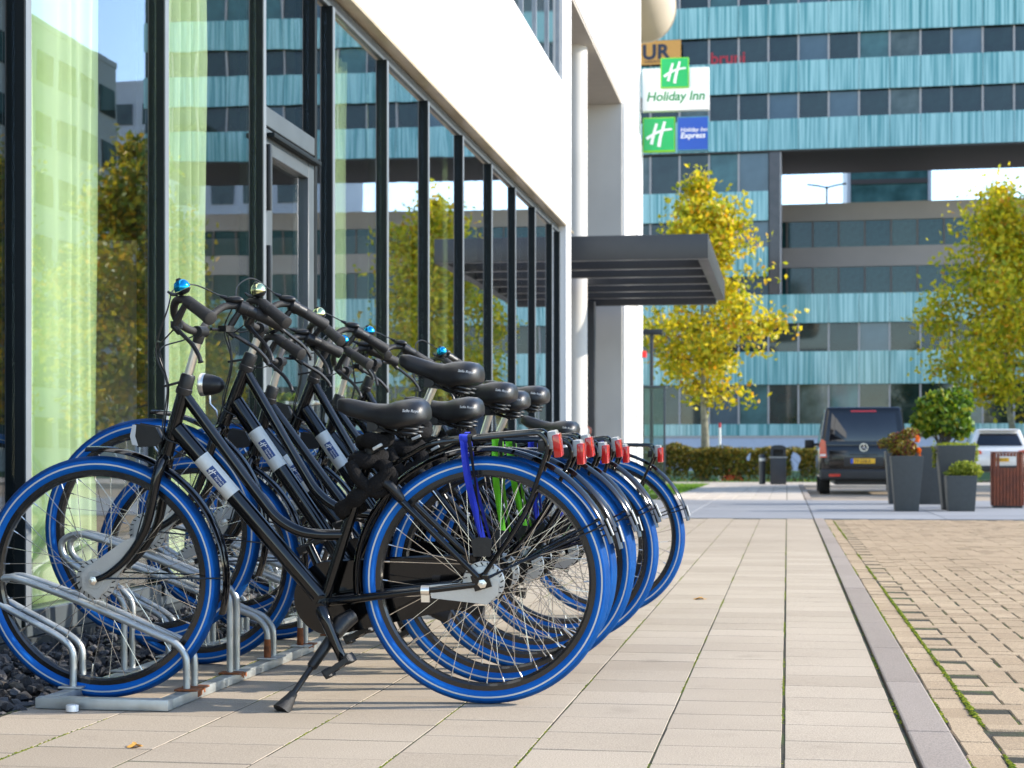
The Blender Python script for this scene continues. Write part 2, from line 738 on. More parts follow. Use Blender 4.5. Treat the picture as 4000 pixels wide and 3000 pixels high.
def moss_blob(x, y, z, s):
    h = s * .45
    n = 5
    a = rng.random() * 6
    ring = [(x + cos(a + 2 * pi * i / n) * s * rng.uniform(.6, 1.2), y + sin(a + 2 * pi * i / n) * s * rng.uniform(.8, 1.8), z) for i in range(n)]
    mo.add(ring + [(x, y, z + h)], [(i, (i + 1) % n, n) for i in range(n)])


def moss_line(x, y0, y1, dens, s, thr=.0):
    n = int((y1 - y0) * dens)
    for i in range(n):
        y = rng.uniform(y0, y1)
        k = mnoise.noise(Vector((x * 3.1, y * 1.7, 4.)))
        if k > thr:
            moss_blob(x + rng.gauss(0, .0025), y, -.0008, s * rng.uniform(.5, 1.) * (1 + k))


for c in range(0, 7):
    moss_line(PX(c), 3.4, 11., 170, .0045, .02)
    moss_line(PX(c), 11., 20., 70, .005, -.05)
moss_line(.299, 3.6, 20, 60, .006, 0)
moss_line(.416, 3.6, 20, 110, .006, .08)
moss_line(.508, 3.6, 20, 240, .007, -.12)
for y, x, c, r in cells:
    if 3.3 < y < 8 and rng.random() < (.5 if c > 4 else .12):
        n = rng.randrange(6, 40)
        x0 = x + rng.uniform(-.14, .05)
        for i in range(n):
            moss_blob(x0 + i * .005, y - SL / 2 + rng.gauss(0, .0015), -.003, .0045 * rng.uniform(.5, 1.))
for (x, y, k) in [(b[1], b[0], b[2]) for b in bricks[:420]]:
    if rng.random() < .35:
        for i in range(rng.randrange(4, 22)):
            if k == 0:
                moss_blob(x - .1 + rng.random() * .2, y + .05 + rng.gauss(0, .002), -.007, .006)
            else:
                moss_blob(x + .05 + rng.gauss(0, .002), y - .1 + rng.random() * .2, -.007, .006)
o = mo.build('moss', mossm, smooth=True, fix=False)
tag(o, 'bright green moss growing in the paving joints', 'moss', kind='stuff')

# grey cross band, far sidewalk, far road, lawn
bandm = slab_mat('grey_band_slab', (.23, .237, .255), (.28, .288, .305), .12)
band = tag(MB().bx(-2.7, 14, 20.62, 29.5, -.15, -.006).build('crossing_path', bed, smooth=False), kind='structure')
bm1 = MB().bx(-.745, .745, -.735, .735, -.05, 0).mesh('slab', smooth=False, bevel=.004, seg=1)
for i in range(11):
    for j in range(6):
        put('slab', bm1, bandm, band, (-1.95 + i * 1.5, 21.37 + j * 1.48, .004 + rng.uniform(-.001, .001)))
fwm = slab_mat('far_sidewalk_slab', (.42, .36, .3), (.5, .44, .37), .15)
fwalk = tag(MB().bx(-2.0, .3, 29.52, 47.5, -.15, -.008).build('sidewalk', bed, smooth=False), kind='structure')
fs1 = MB().bx(-.147, .147, -.44, .44, -.05, 0).mesh('slab', smooth=False, bevel=.004, seg=1)
for i in range(7):
    for j in range(20):
        put('slab', fs1, fwm, fwalk, (PX(i) - .15 if i else PX(0) + .155, 29.98 + j * .886, rng.uniform(-.001, .001)))
        if i == 0:
            put('slab', fs1, fwm, fwalk, (PX(0) - .15, 29.98 + j * .886, rng.uniform(-.001, .001)))
for j in range(18):
    put('kerb_stone', kme, kerbm, fwalk, (.357, 30.05 + j, .006))
tag(MB().bx(-9, 30, 47.52, 53.0, -.15, -.02).build('path', fwm, smooth=False), kind='structure')
tag(MB().bx(.42, 30, 29.52, 47.5, -.15, -.1).build('parking_road', slab_mat('parking_brick', (.34, .27, .2), (.44, .36, .27), .3), smooth=False),
    kind='structure')
lawnm = M('lawn_soil', (.06, .11, .015), .95, var=.4, scale=3)
tag(MB().bx(-9, -2.02, 34.45, 47.5, -.15, -.012).build('lawn', lawnm, smooth=False), kind='structure')
tag(MB().bx(5.3, 30, 53.03, 59.5, -.029, -.024).build('parking_bay', fwm, smooth=False), kind='structure')
tag(MB().bx(-40, 60, 53.02, 100, -.15, -.03).build('lawn', lawnm, smooth=False), kind='structure')
gr = MB()
for i in range(9000):
    if i % 3:
        x, y = rng.uniform(-4.2, -2.05), rng.uniform(34.6, 47.3)
    else:
        x, y = rng.uniform(-5, 14), rng.uniform(53.1, 60)
    a, hgt, w = rng.random() * 6.3, rng.uniform(.03, .075), .008
    dx, dy = cos(a) * w, sin(a) * w
    gr.add([(x - dx, y - dy, -.03), (x + dx, y + dy, -.03), (x + rng.gauss(0, .02), y + rng.gauss(0, .02), hgt)], [(0, 1, 2)])
o = gr.build('grass', M('grass_blade', ramp=[(.1, (.06, .16, .008)), (.6, (.16, .32, .012)), (.95, (.3, .42, .03))], rough=.7, island=True,
                        transl=.35), smooth=False, fix=False)
tag(o, 'bright green grass blades on the lawn', 'grass', kind='stuff')

# gravel along the facade
gm = M('basalt_gravel', ramp=[(.05, (.018, .018, .021)), (.5, (.045, .045, .05)), (.85, (.09, .088, .092)), (.97, (.16, .13, .1))], rough=.8, island=True,
       bump=.5, bscale=90)
tag(MB().bx(XF - .02, -2.135, 1.0, 22.0, -.15, -.05).build('gravel_bed', M('gravel_soil', (.02, .019, .018), .95), smooth=False), kind='structure')
ico = bmesh.new()
bmesh.ops.create_icosphere(ico, subdivisions=1, radius=1)
icv = [q.co.copy() for q in ico.verts]
icf = [tuple(x.index for x in f.verts) for f in ico.faces]
ico.free()
gv = MB()
for i in range(5200):
    y = 4.0 + 18 * (rng.random() ** 2.0)
    x = rng.uniform(XF + .03, -2.10)
    s = rng.uniform(.010, .026)
    sc = Vector((s * rng.uniform(.8, 1.5), s * rng.uniform(.8, 1.5), s * rng.uniform(.6, 1.)))
    R = Matrix.Rotation(rng.random() * 6, 3, 'Z') @ Matrix.Rotation(rng.gauss(0, .4), 3, 'X') @ Matrix.Rotation(rng.gauss(0, .4), 3, 'Y')
    z = -.035 + rng.random() * .045
    if x > -2.14:
        z -= .01
    jit = [rng.uniform(.65, 1.2) for _ in icv]
    gv.add([R @ Vector((q.x * sc.x * j, q.y * sc.y * j, q.z * sc.z * j)) + Vector((x, y, z)) for q, j in zip(icv, jit)], icf)
o = gv.build('gravel', gm, smooth=False, fix=False)
tag(o, 'dark basalt gravel strip below the glass facade', 'gravel', kind='stuff')

# ================================================================== HOTEL
whitew = M('white_render', (.78, .77, .75), .75, var=.03, scale=1.5, bump=.08, bscale=120)
greyw = M('pale_concrete', (.6, .57, .52), .8, var=.06, scale=1.2, bump=.15, bscale=80)
soffm = M('beige_soffit', (.5, .45, .38), .7, var=.04)
framem = M('anthracite_frame', (.009, .013, .0145), .6, var=.1, spec=.15)
framel = M('grey_frame', (.075, .088, .095), .4, var=.08)
darkint = M('interior_dark', (.05, .05, .05), .8, var=.2, scale=.7)  # interior walls and floor take the unlit room's darkness as their colour
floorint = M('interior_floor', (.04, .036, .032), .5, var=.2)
glassm = glass_mat('facade_glass', gain=1.9, base=.06)
hotel = empty('hotel_building', (XF, 12, 0))
tag(hotel, 'white hotel with a long ground floor glass facade behind the bicycles', 'building')


def hp(b, name, mat, **k):
    """build a world-coordinate mesh as a child of the hotel"""
    b.v = [(x - XF, y - 12, z) for x, y, z in b.v]
    return b.build(name, mat, hotel, **k)


TOP = 3.56
MY = [.28, 1.76, 3.24, 4.72, 6.2, 7.68, 9.2, 10.67, 12.17, 13.61, 15.11, 16.62, 18.1, 19.55, 21.0, 21.72]
for i, y in enumerate(MY):
    b = MB().bx(XF - .1, XF + .032, y - .028, y + .028, .075, TOP - .04)
    hp(b, 'mullion', framem, bevel=.003, seg=1)
    hp(MB().bx(XF + .0322, XF + .036, y - .024, y + .024, .08, TOP - .045), 'mullion_lit_face', M('mullion_lit_face', (.17, .19, .205), .4, var=.06), smooth=False)  # sunlit front face painted as a paler strip over the dark mullion
for i in range(len(MY) - 1):
    y0, y1 = MY[i] + .029, MY[i + 1] - .029
    if MY[i] == 9.2:
        y0 = 10.285
    hp(MB().bx(XF - .012, XF - .006, y0, y1, .13, TOP - .05), 'glass_pane', glassm, smooth=False)
hp(MB().bx(XF - .1, XF + .02, .2, 22.0, .03, .128), 'bottom_rail', framel, bevel=.004, seg=1)
hp(MB().bx(XF - .1, XF + .012, .2, 21.75, TOP - .045, TOP + .03), 'top_rail', framel, bevel=.004, seg=1)
hp(MB().bx(XF - .3, XF + .035, .2, 22.0, -.14, .028), 'sill', M('sill_steel', (.035, .04, .042), .5), smooth=False)
# the door leaf in its bay
door = hp(MB().bx(XF - .07, XF + .03, 9.232, 9.36, .13, 2.5).bx(XF - .07, XF + .03, 10.1, 10.225, .13, 2.5)
          .bx(XF - .07, XF + .029, 9.361, 10.099, 2.36, 2.5).bx(XF - .07, XF + .029, 9.361, 10.099, .13, .33), 'door',
          framel, bevel=.004, seg=1)
dglass = MB().bx(.02 - .03, .026 - .03, 9.36 - 12, 10.1 - 12, .33, 2.36)
dglass.build('glass_pane', glassm, door, smooth=False)
MB().bx(.031, .075, 9.25 - 12, 10.23 - 12, 2.45, 2.475).build('door_closer', framem, door, bevel=.004)
for z0 in (1.5, 2.05):
    MB().bx(.031, .055, 9.236 - 12, 9.262 - 12, z0, z0 + .36).build('hinge', blackm, door, bevel=.003)
MB().tube([(.032, -1.84, 1.02), (.075, -1.84, 1.03), (.075, -1.96, 1.03)], .011, 8).build('door_handle', chrome, door)
hp(MB().bx(XF - .08, XF + .03, 9.231, 10.24, 2.512, 2.62), 'transom', framel, bevel=.004, seg=1)
hp(MB().bx(XF - .09, XF + .034, 10.235, 10.283, .13, TOP - .05), 'mullion', framem, bevel=.003, seg=1)
hp(MB().bx(XF - .012, XF - .006, 9.231, 10.234, 2.622, TOP - .05), 'glass_pane', glassm, smooth=False)
# interior
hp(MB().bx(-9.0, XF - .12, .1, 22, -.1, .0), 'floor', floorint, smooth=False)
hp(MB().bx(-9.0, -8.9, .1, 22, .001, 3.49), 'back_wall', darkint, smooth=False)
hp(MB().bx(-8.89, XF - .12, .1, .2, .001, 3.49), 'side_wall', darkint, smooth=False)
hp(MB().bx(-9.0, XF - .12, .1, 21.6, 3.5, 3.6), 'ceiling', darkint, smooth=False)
hp(MB().bx(-8.89, -3.2, 21.66, 22, .001, 7.), 'side_wall', greyw, smooth=False)
# fascia, upper windows
XW = -2.715
hp(MB().bx(-3.1, XW, .1, 22.2, TOP + .05, 5.3), 'fascia', whitew, bevel=.006, seg=1)
trim = M('warm_trim', (.5, .4, .26), .35, .3, var=.1)  # beige metal trim with warm bounce light worked into its colour
for i in range(15):
    hp(MB().bx(XF + .014, XW - .004, .3 + i * 1.48, .3 + i * 1.48 + 1.474, TOP + .032, TOP + .0495), 'soffit_strip', trim, smooth=False)
hp(MB().bx(-3.1, XW - .002, 21.75, 22.2, 0, TOP + .049), 'end_pier', whitew, bevel=.006, seg=1)
hp(MB().bx(-3.1, XW, 21.35, 22.2, 5.302, 12), 'upper_wall', whitew, smooth=False)
hp(MB().bx(-3.1, XW, .1, 21.348, 7.6, 12), 'upper_wall', whitew, smooth=False)
upg = M('upper_window_glass', (.03, .04, .045), .04, var=.2, coat=1., spec=.9)
for i in range(15):
    y1 = 21.34 - i * 1.0
    hp(MB().bx(-2.9, XW - .06, y1 - .96, y1 - .04, 5.302, 7.598), 'window', upg, smooth=False)
    hp(MB().bx(-2.9, XW - .035, y1 - .036, y1 - .001, 5.302, 7.598), 'window_mullion', M('alu_grey', (.4, .41, .42), .4, .5), smooth=False)
# entrance block with the high recess
XE = -2.835
hp(MB().bx(-9, XE, 22.22, 34.4, 6.9, 12), 'upper_volume', whitew, bevel=.01, seg=1)
hp(MB().bx(-8.9, XE - .02, 22.23, 30.49, 6.86, 6.898), 'recess_soffit', soffm, smooth=False)
hp(MB().bx(-9, XE - .001, 30.5, 34.39, 0, 6.898), 'entrance_wall', greyw, bevel=.01, seg=1)
for y0, y1 in ((30.52, 31.5), (33.3, 34.37)):
    hp(MB().bx(XE - .0005, XE + .04, y0, y1, 0, 6.89), 'pilaster', whitew, bevel=.008, seg=1)
hp(MB().lathe([(.2, 0), (.2, 6.86)], 28, 'z', (-3.16, 26.2, 0)), 'column', greyw)
hp(MB().bx(-9, -8.9, 22.1, 30.5, 0, 6.86), 'recess_back', upg, smooth=False)
al = tag(MB().bx(XE + .042, XE + .12, 34.15, 34.35, 2.66, 2.78).build('alarm_beacon', M('alarm_red', (.7, .02, .02), .35), bevel=.01),
         'small red alarm beacon fixed to the pale pier by the entrance', 'beacon')

# curtains
curm = M('green_curtain', (.76, .88, .5), .85, var=.06, scale=2, transl=.35, spec=.05)


def curtain(y0, y1, x, label, folds, seed, amp=.035):
    r = random.Random(seed)
    n = folds * 10
    pts = []
    ph = [r.uniform(.7, 1.35) for _ in range(folds + 2)]
    am = [r.uniform(.5, 1.25) for _ in range(folds + 2)]
    for i in range(n + 1):
        t = i / n
        k = t * folds
        q = int(k)
        pts.append((x + amp * am[q] * sin((k + .12 * sin(k * 2.1 + seed)) * 2 * pi) + .012 * sin(k * 9.), y0 + (y1 - y0) * (t + .1 / folds * sin(k * 3.3 * ph[q]))))
    vs, fs = [], []
    zs = [.05, .8, 1.8, 2.8, 3.46]
    for j, z in enumerate(zs):
        for i, (px, py) in enumerate(pts):
            kk = 1 + .02 * sin(i * .7 + j)
            vs.append((px + .006 * sin(j * 2.3 + i * .21), py + .008 * sin(j * 1.4 + i * .05), z))
    m = len(pts)
    for j in range(len(zs) - 1):
        for i in range(m - 1):
            fs.append((j * m + i, j * m + i + 1, (j + 1) * m + i + 1, (j + 1) * m + i))
    o = MB().add(vs, fs).build('curtain', curm, smooth=True, angle=80)
    tag(o, label, 'curtain', 'green curtains behind the hotel glass')


curtain(6.55, 7.5, -3.06, 'widest pale green curtain, behind the leftmost large pane', 7, 1)
curtain(8.1, 9.0, -3.06, 'pale green curtain in the pane just before the glass door', 7, 2)
curtain(11.3, 12.02, -3.06, 'narrow pale green curtain in the first pane past the glass door', 6, 5)
curtain(12.95, 13.25, -3.1, 'slim green curtain strip in the second pane past the glass door', 3, 6)
curtain(15.8, 16.15, -3.1, 'slim green curtain strip farthest along the glass facade', 3, 8)

# canopy
canm = M('canopy_steel', (.035, .037, .04), .4, var=.08, rvar=.06)
can = empty('entrance_canopy', (-2.7, 26, 0))
tag(can, 'dark grey slatted steel canopy projecting over the hotel entrance', 'canopy')


def cp(b, name, mat=canm, **k):
    b.v = [(x + 2.7, y - 26, z) for x, y, z in b.v]
    return b.build(name, mat, can, **k)


CX0, CX1 = -5.0, -1.02
cp(MB().bx(CX0, CX1, 23.0, 23.14, 3.3, 3.62), 'front_beam', bevel=.006)
cp(MB().bx(CX1 - .14, CX1 - .001, 23.145, 29.2, 3.3, 3.615), 'side_beam', bevel=.006)
for i, y in enumerate((24.2, 25.3, 26.4, 27.5, 28.6)):
    cp(MB().bx(CX0, CX1 - .145, y, y + .12, 3.31, 3.56), 'cross_beam', bevel=.005)
for y in (23.16, 24.34, 25.44, 26.54, 27.64, 28.74):
    cp(MB().bx(CX0, CX1 - .145, y, y + .05, 3.315, 3.33), 'lit_flange', M('canopy_flange_lit', (.5, .47, .43), .4, var=.05), smooth=False)  # pale colour stands in for light catching the beams' lower edges
cp(MB().bx(CX0, CX1 - .145, 29.3, 29.45, 3.25, 3.62), 'back_beam', bevel=.006)
cp(MB().bx(-3.42, -3.16, 29.0, 29.25, 0, 3.3), 'post', bevel=.006)
cp(MB().lathe([(.001, -.006), (.085, -.006), (.085, .006), (.001, .006)], 24, 'y', (-3.29, 28.993, 1.15)), 'notice_disc', print_w)
cp(MB().lathe([(.06, -.004), (.083, -.004), (.083, .001), (.06, .001)], 24, 'y', (-3.29, 28.986, 1.15), closed_prof=True), 'notice_ring', print_r)

# hanging signs
SY = 34.25
signw = M('sign_white', (.86, .85, .8), .35, var=.02)
grn = M('sign_green', (.0, .42, .1), .3, var=.04)
grnl = M('sign_green_edge', (.22, .6, .02), .35, var=.04)
blu = M('sign_blue', (.0, .065, .4), .3, var=.04)
letg = M('lettering_green', (.01, .25, .06), .4, var=.02)
Spx = 3800 / 34.55


def sgn(u, v):     # point on the sign plane Y=SY for a view pixel
    th = radians(8.899)
    a = (u - 1106) / 3800
    t = SY / (sin(th) * a + cos(th))
    return (t * (cos(th) * a - sin(th)), .704 + (989 - v) / 3800 * t)


x0, z1 = sgn(1388, 151)
x1, z0 = sgn(1532, 238)
sg = empty('hanging_sign', ((x0 + x1) / 2, SY, z0))
tag(sg, 'white hanging sign with a raised green square and green lettering', 'sign', 'signs on the entrance pier')


def sp(b, par, name, mat, **k):
    lx, ly, lz = par.location
    b.v = [(x - lx, y - ly, z - lz) for x, y, z in b.v]
    return b.build(name, mat, par, **k)


sp(MB().bx(x0, x1, SY - .1, SY + .1, z0, z1), sg, 'panel', signw, bevel=.02)
a0, c1 = sgn(1428, 129)
a1, c0 = sgn(1489, 192)
sp(MB().bx(a0, a1, SY - .15, SY - .102, c0, c1), sg, 'logo_frame', grnl, bevel=.01)
sq = sp(MB().bx(a0 + .02, a1 - .02, SY - .158, SY - .1505, c0 + .02, c1 - .02), sg, 'logo_square', grn, smooth=False)
put('logo_stroke', logo_mesh(a1 - a0 - .05, .006), print_w, sq, ((a0 + a1) / 2 - sg.location.x, -.165, (c0 + c1) / 2 - sg.location.z))
tx, tz = sgn(1397, 221)
letters('lettering', 'Holiday Inn', letg, sg, (tx - sg.location.x, -.103, tz - sg.location.z), FRONT, size=.25, shear=.18, weight=.004, extrude=.004,
        spacing=.98)
sp(MB().bx(XE + .0405, x0 - .002, SY - .03, SY + .03, z0 + .1, z0 + .2).bx(XE + .0405, x0 - .002, SY - .03, SY + .03, z1 - .2, z1 - .1), sg, 'bracket', framel)
x0, z1 = sgn(1389, 256)
xm, _ = sgn(1459, 256)
xn, _ = sgn(1463, 256)
x1, z0 = sgn(1531, 326)
s2 = empty('hanging_sign', ((x0 + x1) / 2, SY, z0))
tag(s2, 'pair of square signs, green with a white logo and blue with white lettering', 'sign', 'signs on the entrance pier')
sp(MB().bx(x0, xm, SY - .08, SY + .08, z0, z1), s2, 'green_panel', grnl, bevel=.01)
sp(MB().bx(xn, x1, SY - .08, SY + .08, z0, z1), s2, 'blue_panel', M('sign_blue_edge', (.05, .2, .3), .4), bevel=.01)
gp = sp(MB().bx(x0 + .02, xm - .02, SY - .087, SY - .0805, z0 + .025, z1 - .025), s2, 'green_face', grn, smooth=False)
bp_ = sp(MB().bx(xn + .02, x1 - .02, SY - .087, SY - .0805, z0 + .025, z1 - .025), s2, 'blue_face', blu, smooth=False)
put('logo_stroke', logo_mesh((xm - x0) * .92, .006), print_w, gp, ((x0 + xm) / 2 - s2.location.x, -.094, (z0 + z1) / 2 - s2.location.z))
letters('lettering', 'Holiday Inn', print_w, bp_, ((xn + .065) - s2.location.x, -.09, .37), FRONT, size=.113, shear=.2, weight=.001, extrude=.003)
letters('lettering', 'Express', print_w, bp_, ((xn + .065) - s2.location.x, -.09, .245), FRONT, size=.152, shear=.15, weight=.003, extrude=.003)
sp(MB().bx(XE + .0405, x0 - .002, SY - .03, SY + .03, z0 + .15, z1 - .15), s2, 'bracket', framel)

# ================================================================== BICYCLE RACK
rack = empty('bicycle_rack', (-1.9, 4.7, 0))
tag(rack, 'galvanised bicycle rack with high and low wheel hoops and rusty feet', 'bicycle rack')
SLOT0, SP = 4.91, .40


def rp_(b, name, mat=galv, **k):
    b.v = [(x + 1.9, y - 4.7, z) for x, y, z in b.v]
    return b.build(name, mat, rack, **k)


RX, RI = -1.715, -2.06
rp_(MB().bx(RX - .02, RX + .02, 4.702, 8.6, .002, .031), 'rail', bevel=.003)
rp_(MB().bx(RI - .02, RI + .02, 4.702, 8.6, .002, .031), 'rail', bevel=.003)
rp_(MB().bx(RI - .022, RX + .022, 4.66, 4.7, .002, .033), 'end_beam', bevel=.003)
low = smooth_path([(RX, 0, .032), (RX, 0, .1), (RX - .006, 0, .135), (RX - .035, 0, .168), (RX - .1, 0, .195), (-2.0, 0, .27), (-2.2, 0, .34), (-2.27, 0, .352), (-2.31, 0, .33),
                   (-2.305, 0, .29), (-2.27, 0, .265), (-2.17, 0, .215), (-2.1, 0, .178), (-2.065, 0, .145), (RI, 0, .1), (RI, 0, .032)], 4)
high = smooth_path([(RX, 0, .032), (RX, 0, .15), (RX, 0, .24), (RX - .008, 0, .275), (RX - .045, 0, .305), (-1.95, 0, .385), (-2.15, 0, .45), (-2.22, 0, .463), (-2.265, 0, .44),
                    (-2.262, 0, .4), (-2.225, 0, .365), (-2.14, 0, .315), (-2.085, 0, .275), (RI, 0, .235), (RI, 0, .15), (RI, 0, .032)], 4)
for nm, pth in (('low', low), ('high', high)):
    CACHE['hoop' + nm] = MB().tube([(p.x + 1.9, 0, p.z) for p in pth], .0105, 10).mesh('wheel_hoop')
plate = MB().bx(-.035, .035, -.024, .024, 0, .006).mesh('foot_plate', smooth=False, bevel=.002, seg=1)
foot = MB().lathe([(.0118, 0), (.0122, .03), (.0112, .055), (.0108, .062)], 10, 'z').mesh('rusty_foot')
for i in range(9):
    y = SLOT0 + i * SP
    for s in (-1, 1):
        put('wheel_hoop', CACHE['hoophigh' if i % 2 else 'hooplow'], galv, rack, (0, y + s * .034 - 4.7, 0))
        put('foot_plate', plate, rust if (i * 2 + s) % 5 in (1, 2, 4) else galv, rack, (RX + 1.9 + .004, y + s * .034 - 4.7, .0315))
        put('foot_plate', plate, galv, rack, (RI + 1.9 - .004, y + s * .034 - 4.7, .0315))
        if rng.random() < .35:
            put('rusty_foot', foot, rust, rack, (RX + 1.9, y + s * .034 - 4.7, .037), (0, 0, rng.random() * 6))
# rust run-offs on the rail side
for i in (0, 1, 3):
    y = SLOT0 + i * SP - 4.7
    b = MB()
    for k in range(5):
        yy = y + .034 + k * .014 - .03
        b.bx(RX + 1.9 + .0202, RX + 1.9 + .0208, yy, yy + .012, .031 - rng.uniform(.008, .026), .0312)
    b.build('rust_stain', rust, rack, smooth=False)

# ================================================================== BICYCLES
RH = .356
FH = (1.131, .356)


def rim_mesh():
    return cached('rim', lambda: MB().lathe([(.3225, .0125), (.3225, .0145), (.303, .0145), (.2965, .0085), (.2955, 0), (.2965, -.0085), (.303, -.0145),
                                             (.3225, -.0145), (.3225, -.0125), (.309, -.011), (.309, .011)], 72, 'y', closed_prof=True).mesh('wheel_rim'))


def tyre_mesh():
    R, r = .3335, .0225
    return cached('tyre', lambda: MB().lathe([(R + r * cos(t), r * sin(t) * 1.02) for t in [2 * pi * i / 16 for i in range(16)]], 96, 'y', closed_prof=True).mesh('tyre'))


def stripe_mesh():
    def mk():
        R, r = .3335, .0229
        b = MB()
        for s in (1, -1):
            pr = []
            for t in (1.47, 1.57, 1.67):
                pr.append((R + r * cos(t), s * r * 1.02 * sin(t)))
            b.lathe(pr, 96, 'y')
        return b.mesh('reflective_stripe')
    return cached('stripe', mk)


def spokes_mesh(front):
    def mk():
        b = MB()
        n = 36
        for i in range(n):
            s = 1 if i % 2 else -1
            fl = .042
            a = 2 * pi * i / n
            d = (1 if (i // 2) % 2 else -1) * radians(68)
            hub = (fl * cos(a + d), s * .028, fl * sin(a + d))
            rim = (.297 * cos(a), s * .004, .297 * sin(a))
            b.tube([hub, rim], .00115, 4, caps=False)
            k = .285
            q = Vector(hub).lerp(Vector(rim), .945)
            b.tube([q, rim], .0021, 5, caps=False)
        return b.mesh('spokes', fix=False)
    return cached(('spokes', front), mk)


def hub_mesh(front):
    def mk():
        b = MB()
        b.lathe([(.006, -.075), (.006, -.05), (.022, -.045), (.045, -.03), (.046, -.026), (.026, -.022), (.026, .022), (.046, .026), (.045, .03), (.03, .034)], 28, 'y')
        b.tube([(0, -.085, 0), (0, .088, 0)], .005, 8)
        return b.mesh('hub')
    return cached(('hub', front), mk)


def disc_mesh(r):
    return cached(('disc', r), lambda: MB().lathe([(.001, .036), (r * .98, .036), (r, .038), (r, .044), (r * .97, .047), (r * .8, .048), (r * .78, .053), (r * .45, .056), (r * .42, .06), (.001, .06)],
                                                    40, 'y').mesh('brake_disc'))


def slots_mesh(r):
    def mk():
        b = MB()
        for i in range(20):
            a = 2 * pi * i / 20
            R = Matrix.Rotation(-a + .5, 3, 'Y')
            b.box((r * .885 * cos(a), .0477, r * .885 * sin(a)), (.011, .001, .0035), R)
        return b.mesh('cooling_slots', smooth=False)
    return cached(('slots', r), mk)


def nut_mesh():
    return cached('nut', lambda: MB().lathe([(.001, .094), (.0045, .094), (.005, .086), (.0095, .085), (.0095, .077), (.013, .076), (.013, .072), (.001, .072)], 6, 'y').mesh('axle_nut', angle=20))


def valve_mesh():
    return cached('valve', lambda: MB().tube([(0, 0, .298), (0, 0, .262), (0, 0, .258)], [.0035, .0032, .002], 6).mesh('valve'))


def fender(c, a0, a1, key):
    def mk():
        R = .372
        n = 44
        outer = [(R + .006 * cos(t * 1.5), .027 * sin(t)) for t in [radians(-84 + 168 * i / 8) for i in range(9)]]
        outer = [(R + .012 * (1 - (abs(h) / .027) ** 2.2), h) for _, h in outer]
        inner = [(r - .002, h * .95) for r, h in reversed(outer)]
        return MB().lathe(outer + inner, n, 'y', (c[0], 0, c[1]), a0, a1, closed_prof=True).mesh('mudguard', angle=60)
    return cached(key, mk)


def frame_mesh():
    def mk():
        b = MB()
        b.tube([(.93, 0, .708), (.864, 0, .922)], .0195, 14)
        b.tube([(.895, 0, .79), (.47, 0, .292)], .0255, 18)
        tt = smooth_path([(.868, 0, .885), (.74, 0, .708), (.658, 0, .597), (.607, 0, .535), (.546, 0, .497), (.483, 0, .485), (.40, 0, .484)], 6)
        b.tube(tt, .0158, 14)
        b.tube([(.470, 0, .29), (.325, 0, .73)], .0168, 14)
        b.tube([(.47, -.045, .29), (.47, .045, .29)], .024, 16)
        for s in (-1, 1):
            b.tube([(.465, s * .02, .29), (.3, s * .042, .315), (.02, s * .062, .352)], [.012, .012, .009], 10)
            b.tube([(.335, s * .018, .70), (.27, s * .048, .625), (.012, s * .064, .372)], [.011, .011, .0085], 10)
            b.box((0.004, s * .066, .362), (.05, .006, .045), Matrix.Rotation(.3, 3, 'Y'))
        return b.mesh('frame')
    return cached('frame', mk)


def fork_mesh():
    def mk():
        b = MB()
        b.lathe([(.022, -.012), (.026, 0), (.022, .012)], 14, 'z', (.932, 0, .70))
        for s in (-1, 1):
            p = smooth_path([(.93, s * .012, .705), (.94, s * .044, .672), (.962, s * .053, .56), (.985, s * .056, .49), (1.035, s * .06, .418), (1.088, s * .064, .374), (1.128, s * .067, .357)], 5)
            k = len(p)
            b.tube(p, [.0165 - .008 * i / (k - 1) for i in range(k)], 12)
        return b.mesh('fork')
    return cached('fork', mk)


def hull_case():
    def mk():
        c1, r1, c2, r2 = (.462, .292), .1, (0, .356), .06
        d = sqrt((c2[0] - c1[0]) ** 2 + (c2[1] - c1[1]) ** 2)
        base = atan2(c2[1] - c1[1], c2[0] - c1[0])
        off = math.acos((r1 - r2) / d)
        pts = arc(c1, r1, base + off, base + 2 * pi - off, 22) + arc(c2, r2, base - off, base + off, 12)
        return MB().prism(pts, -.092, -.05, 'y').mesh('chain_case', bevel=.008, seg=2)
    return cached('case', mk)


def saddle_mesh():
    def mk():
        prof = [(.132, .010, .002, -.022), (.125, .019, .006, -.03), (.10, .027, .008, -.044), (.06, .033, .001, -.052), (.02, .043, -.005, -.06), (-.015, .062, -.003, -.074), (-.045, .084, .008, -.078),
                (-.08, .099, .014, -.07), (-.11, .096, .012, -.062), (-.126, .076, .003, -.054), (-.134, .047, -.012, -.046)]
        rings = []
        for x, w, zt, zb in prof:
            ring = []
            for k in range(20):
                a = 2 * pi * k / 20
                cy, sz = cos(a), sin(a)
                y = w * (abs(cy) ** .75) * (1 if cy > 0 else -1)
                z = (zt if sz > 0 else zb)
                mid = (zt * .3 + zb * .7)
                zz = mid + (zt - mid) * (abs(sz) ** .8) if sz > 0 else mid - (mid - zb) * (abs(sz) ** .5)
                if sz > 0 and w > .05:
                    zz -= .007 * math.exp(-(y / .018) ** 2)
                ring.append((x, y, zz))
            rings.append(ring)
        return MB().loft(rings).mesh('saddle', angle=70)
    return cached('saddle', mk)


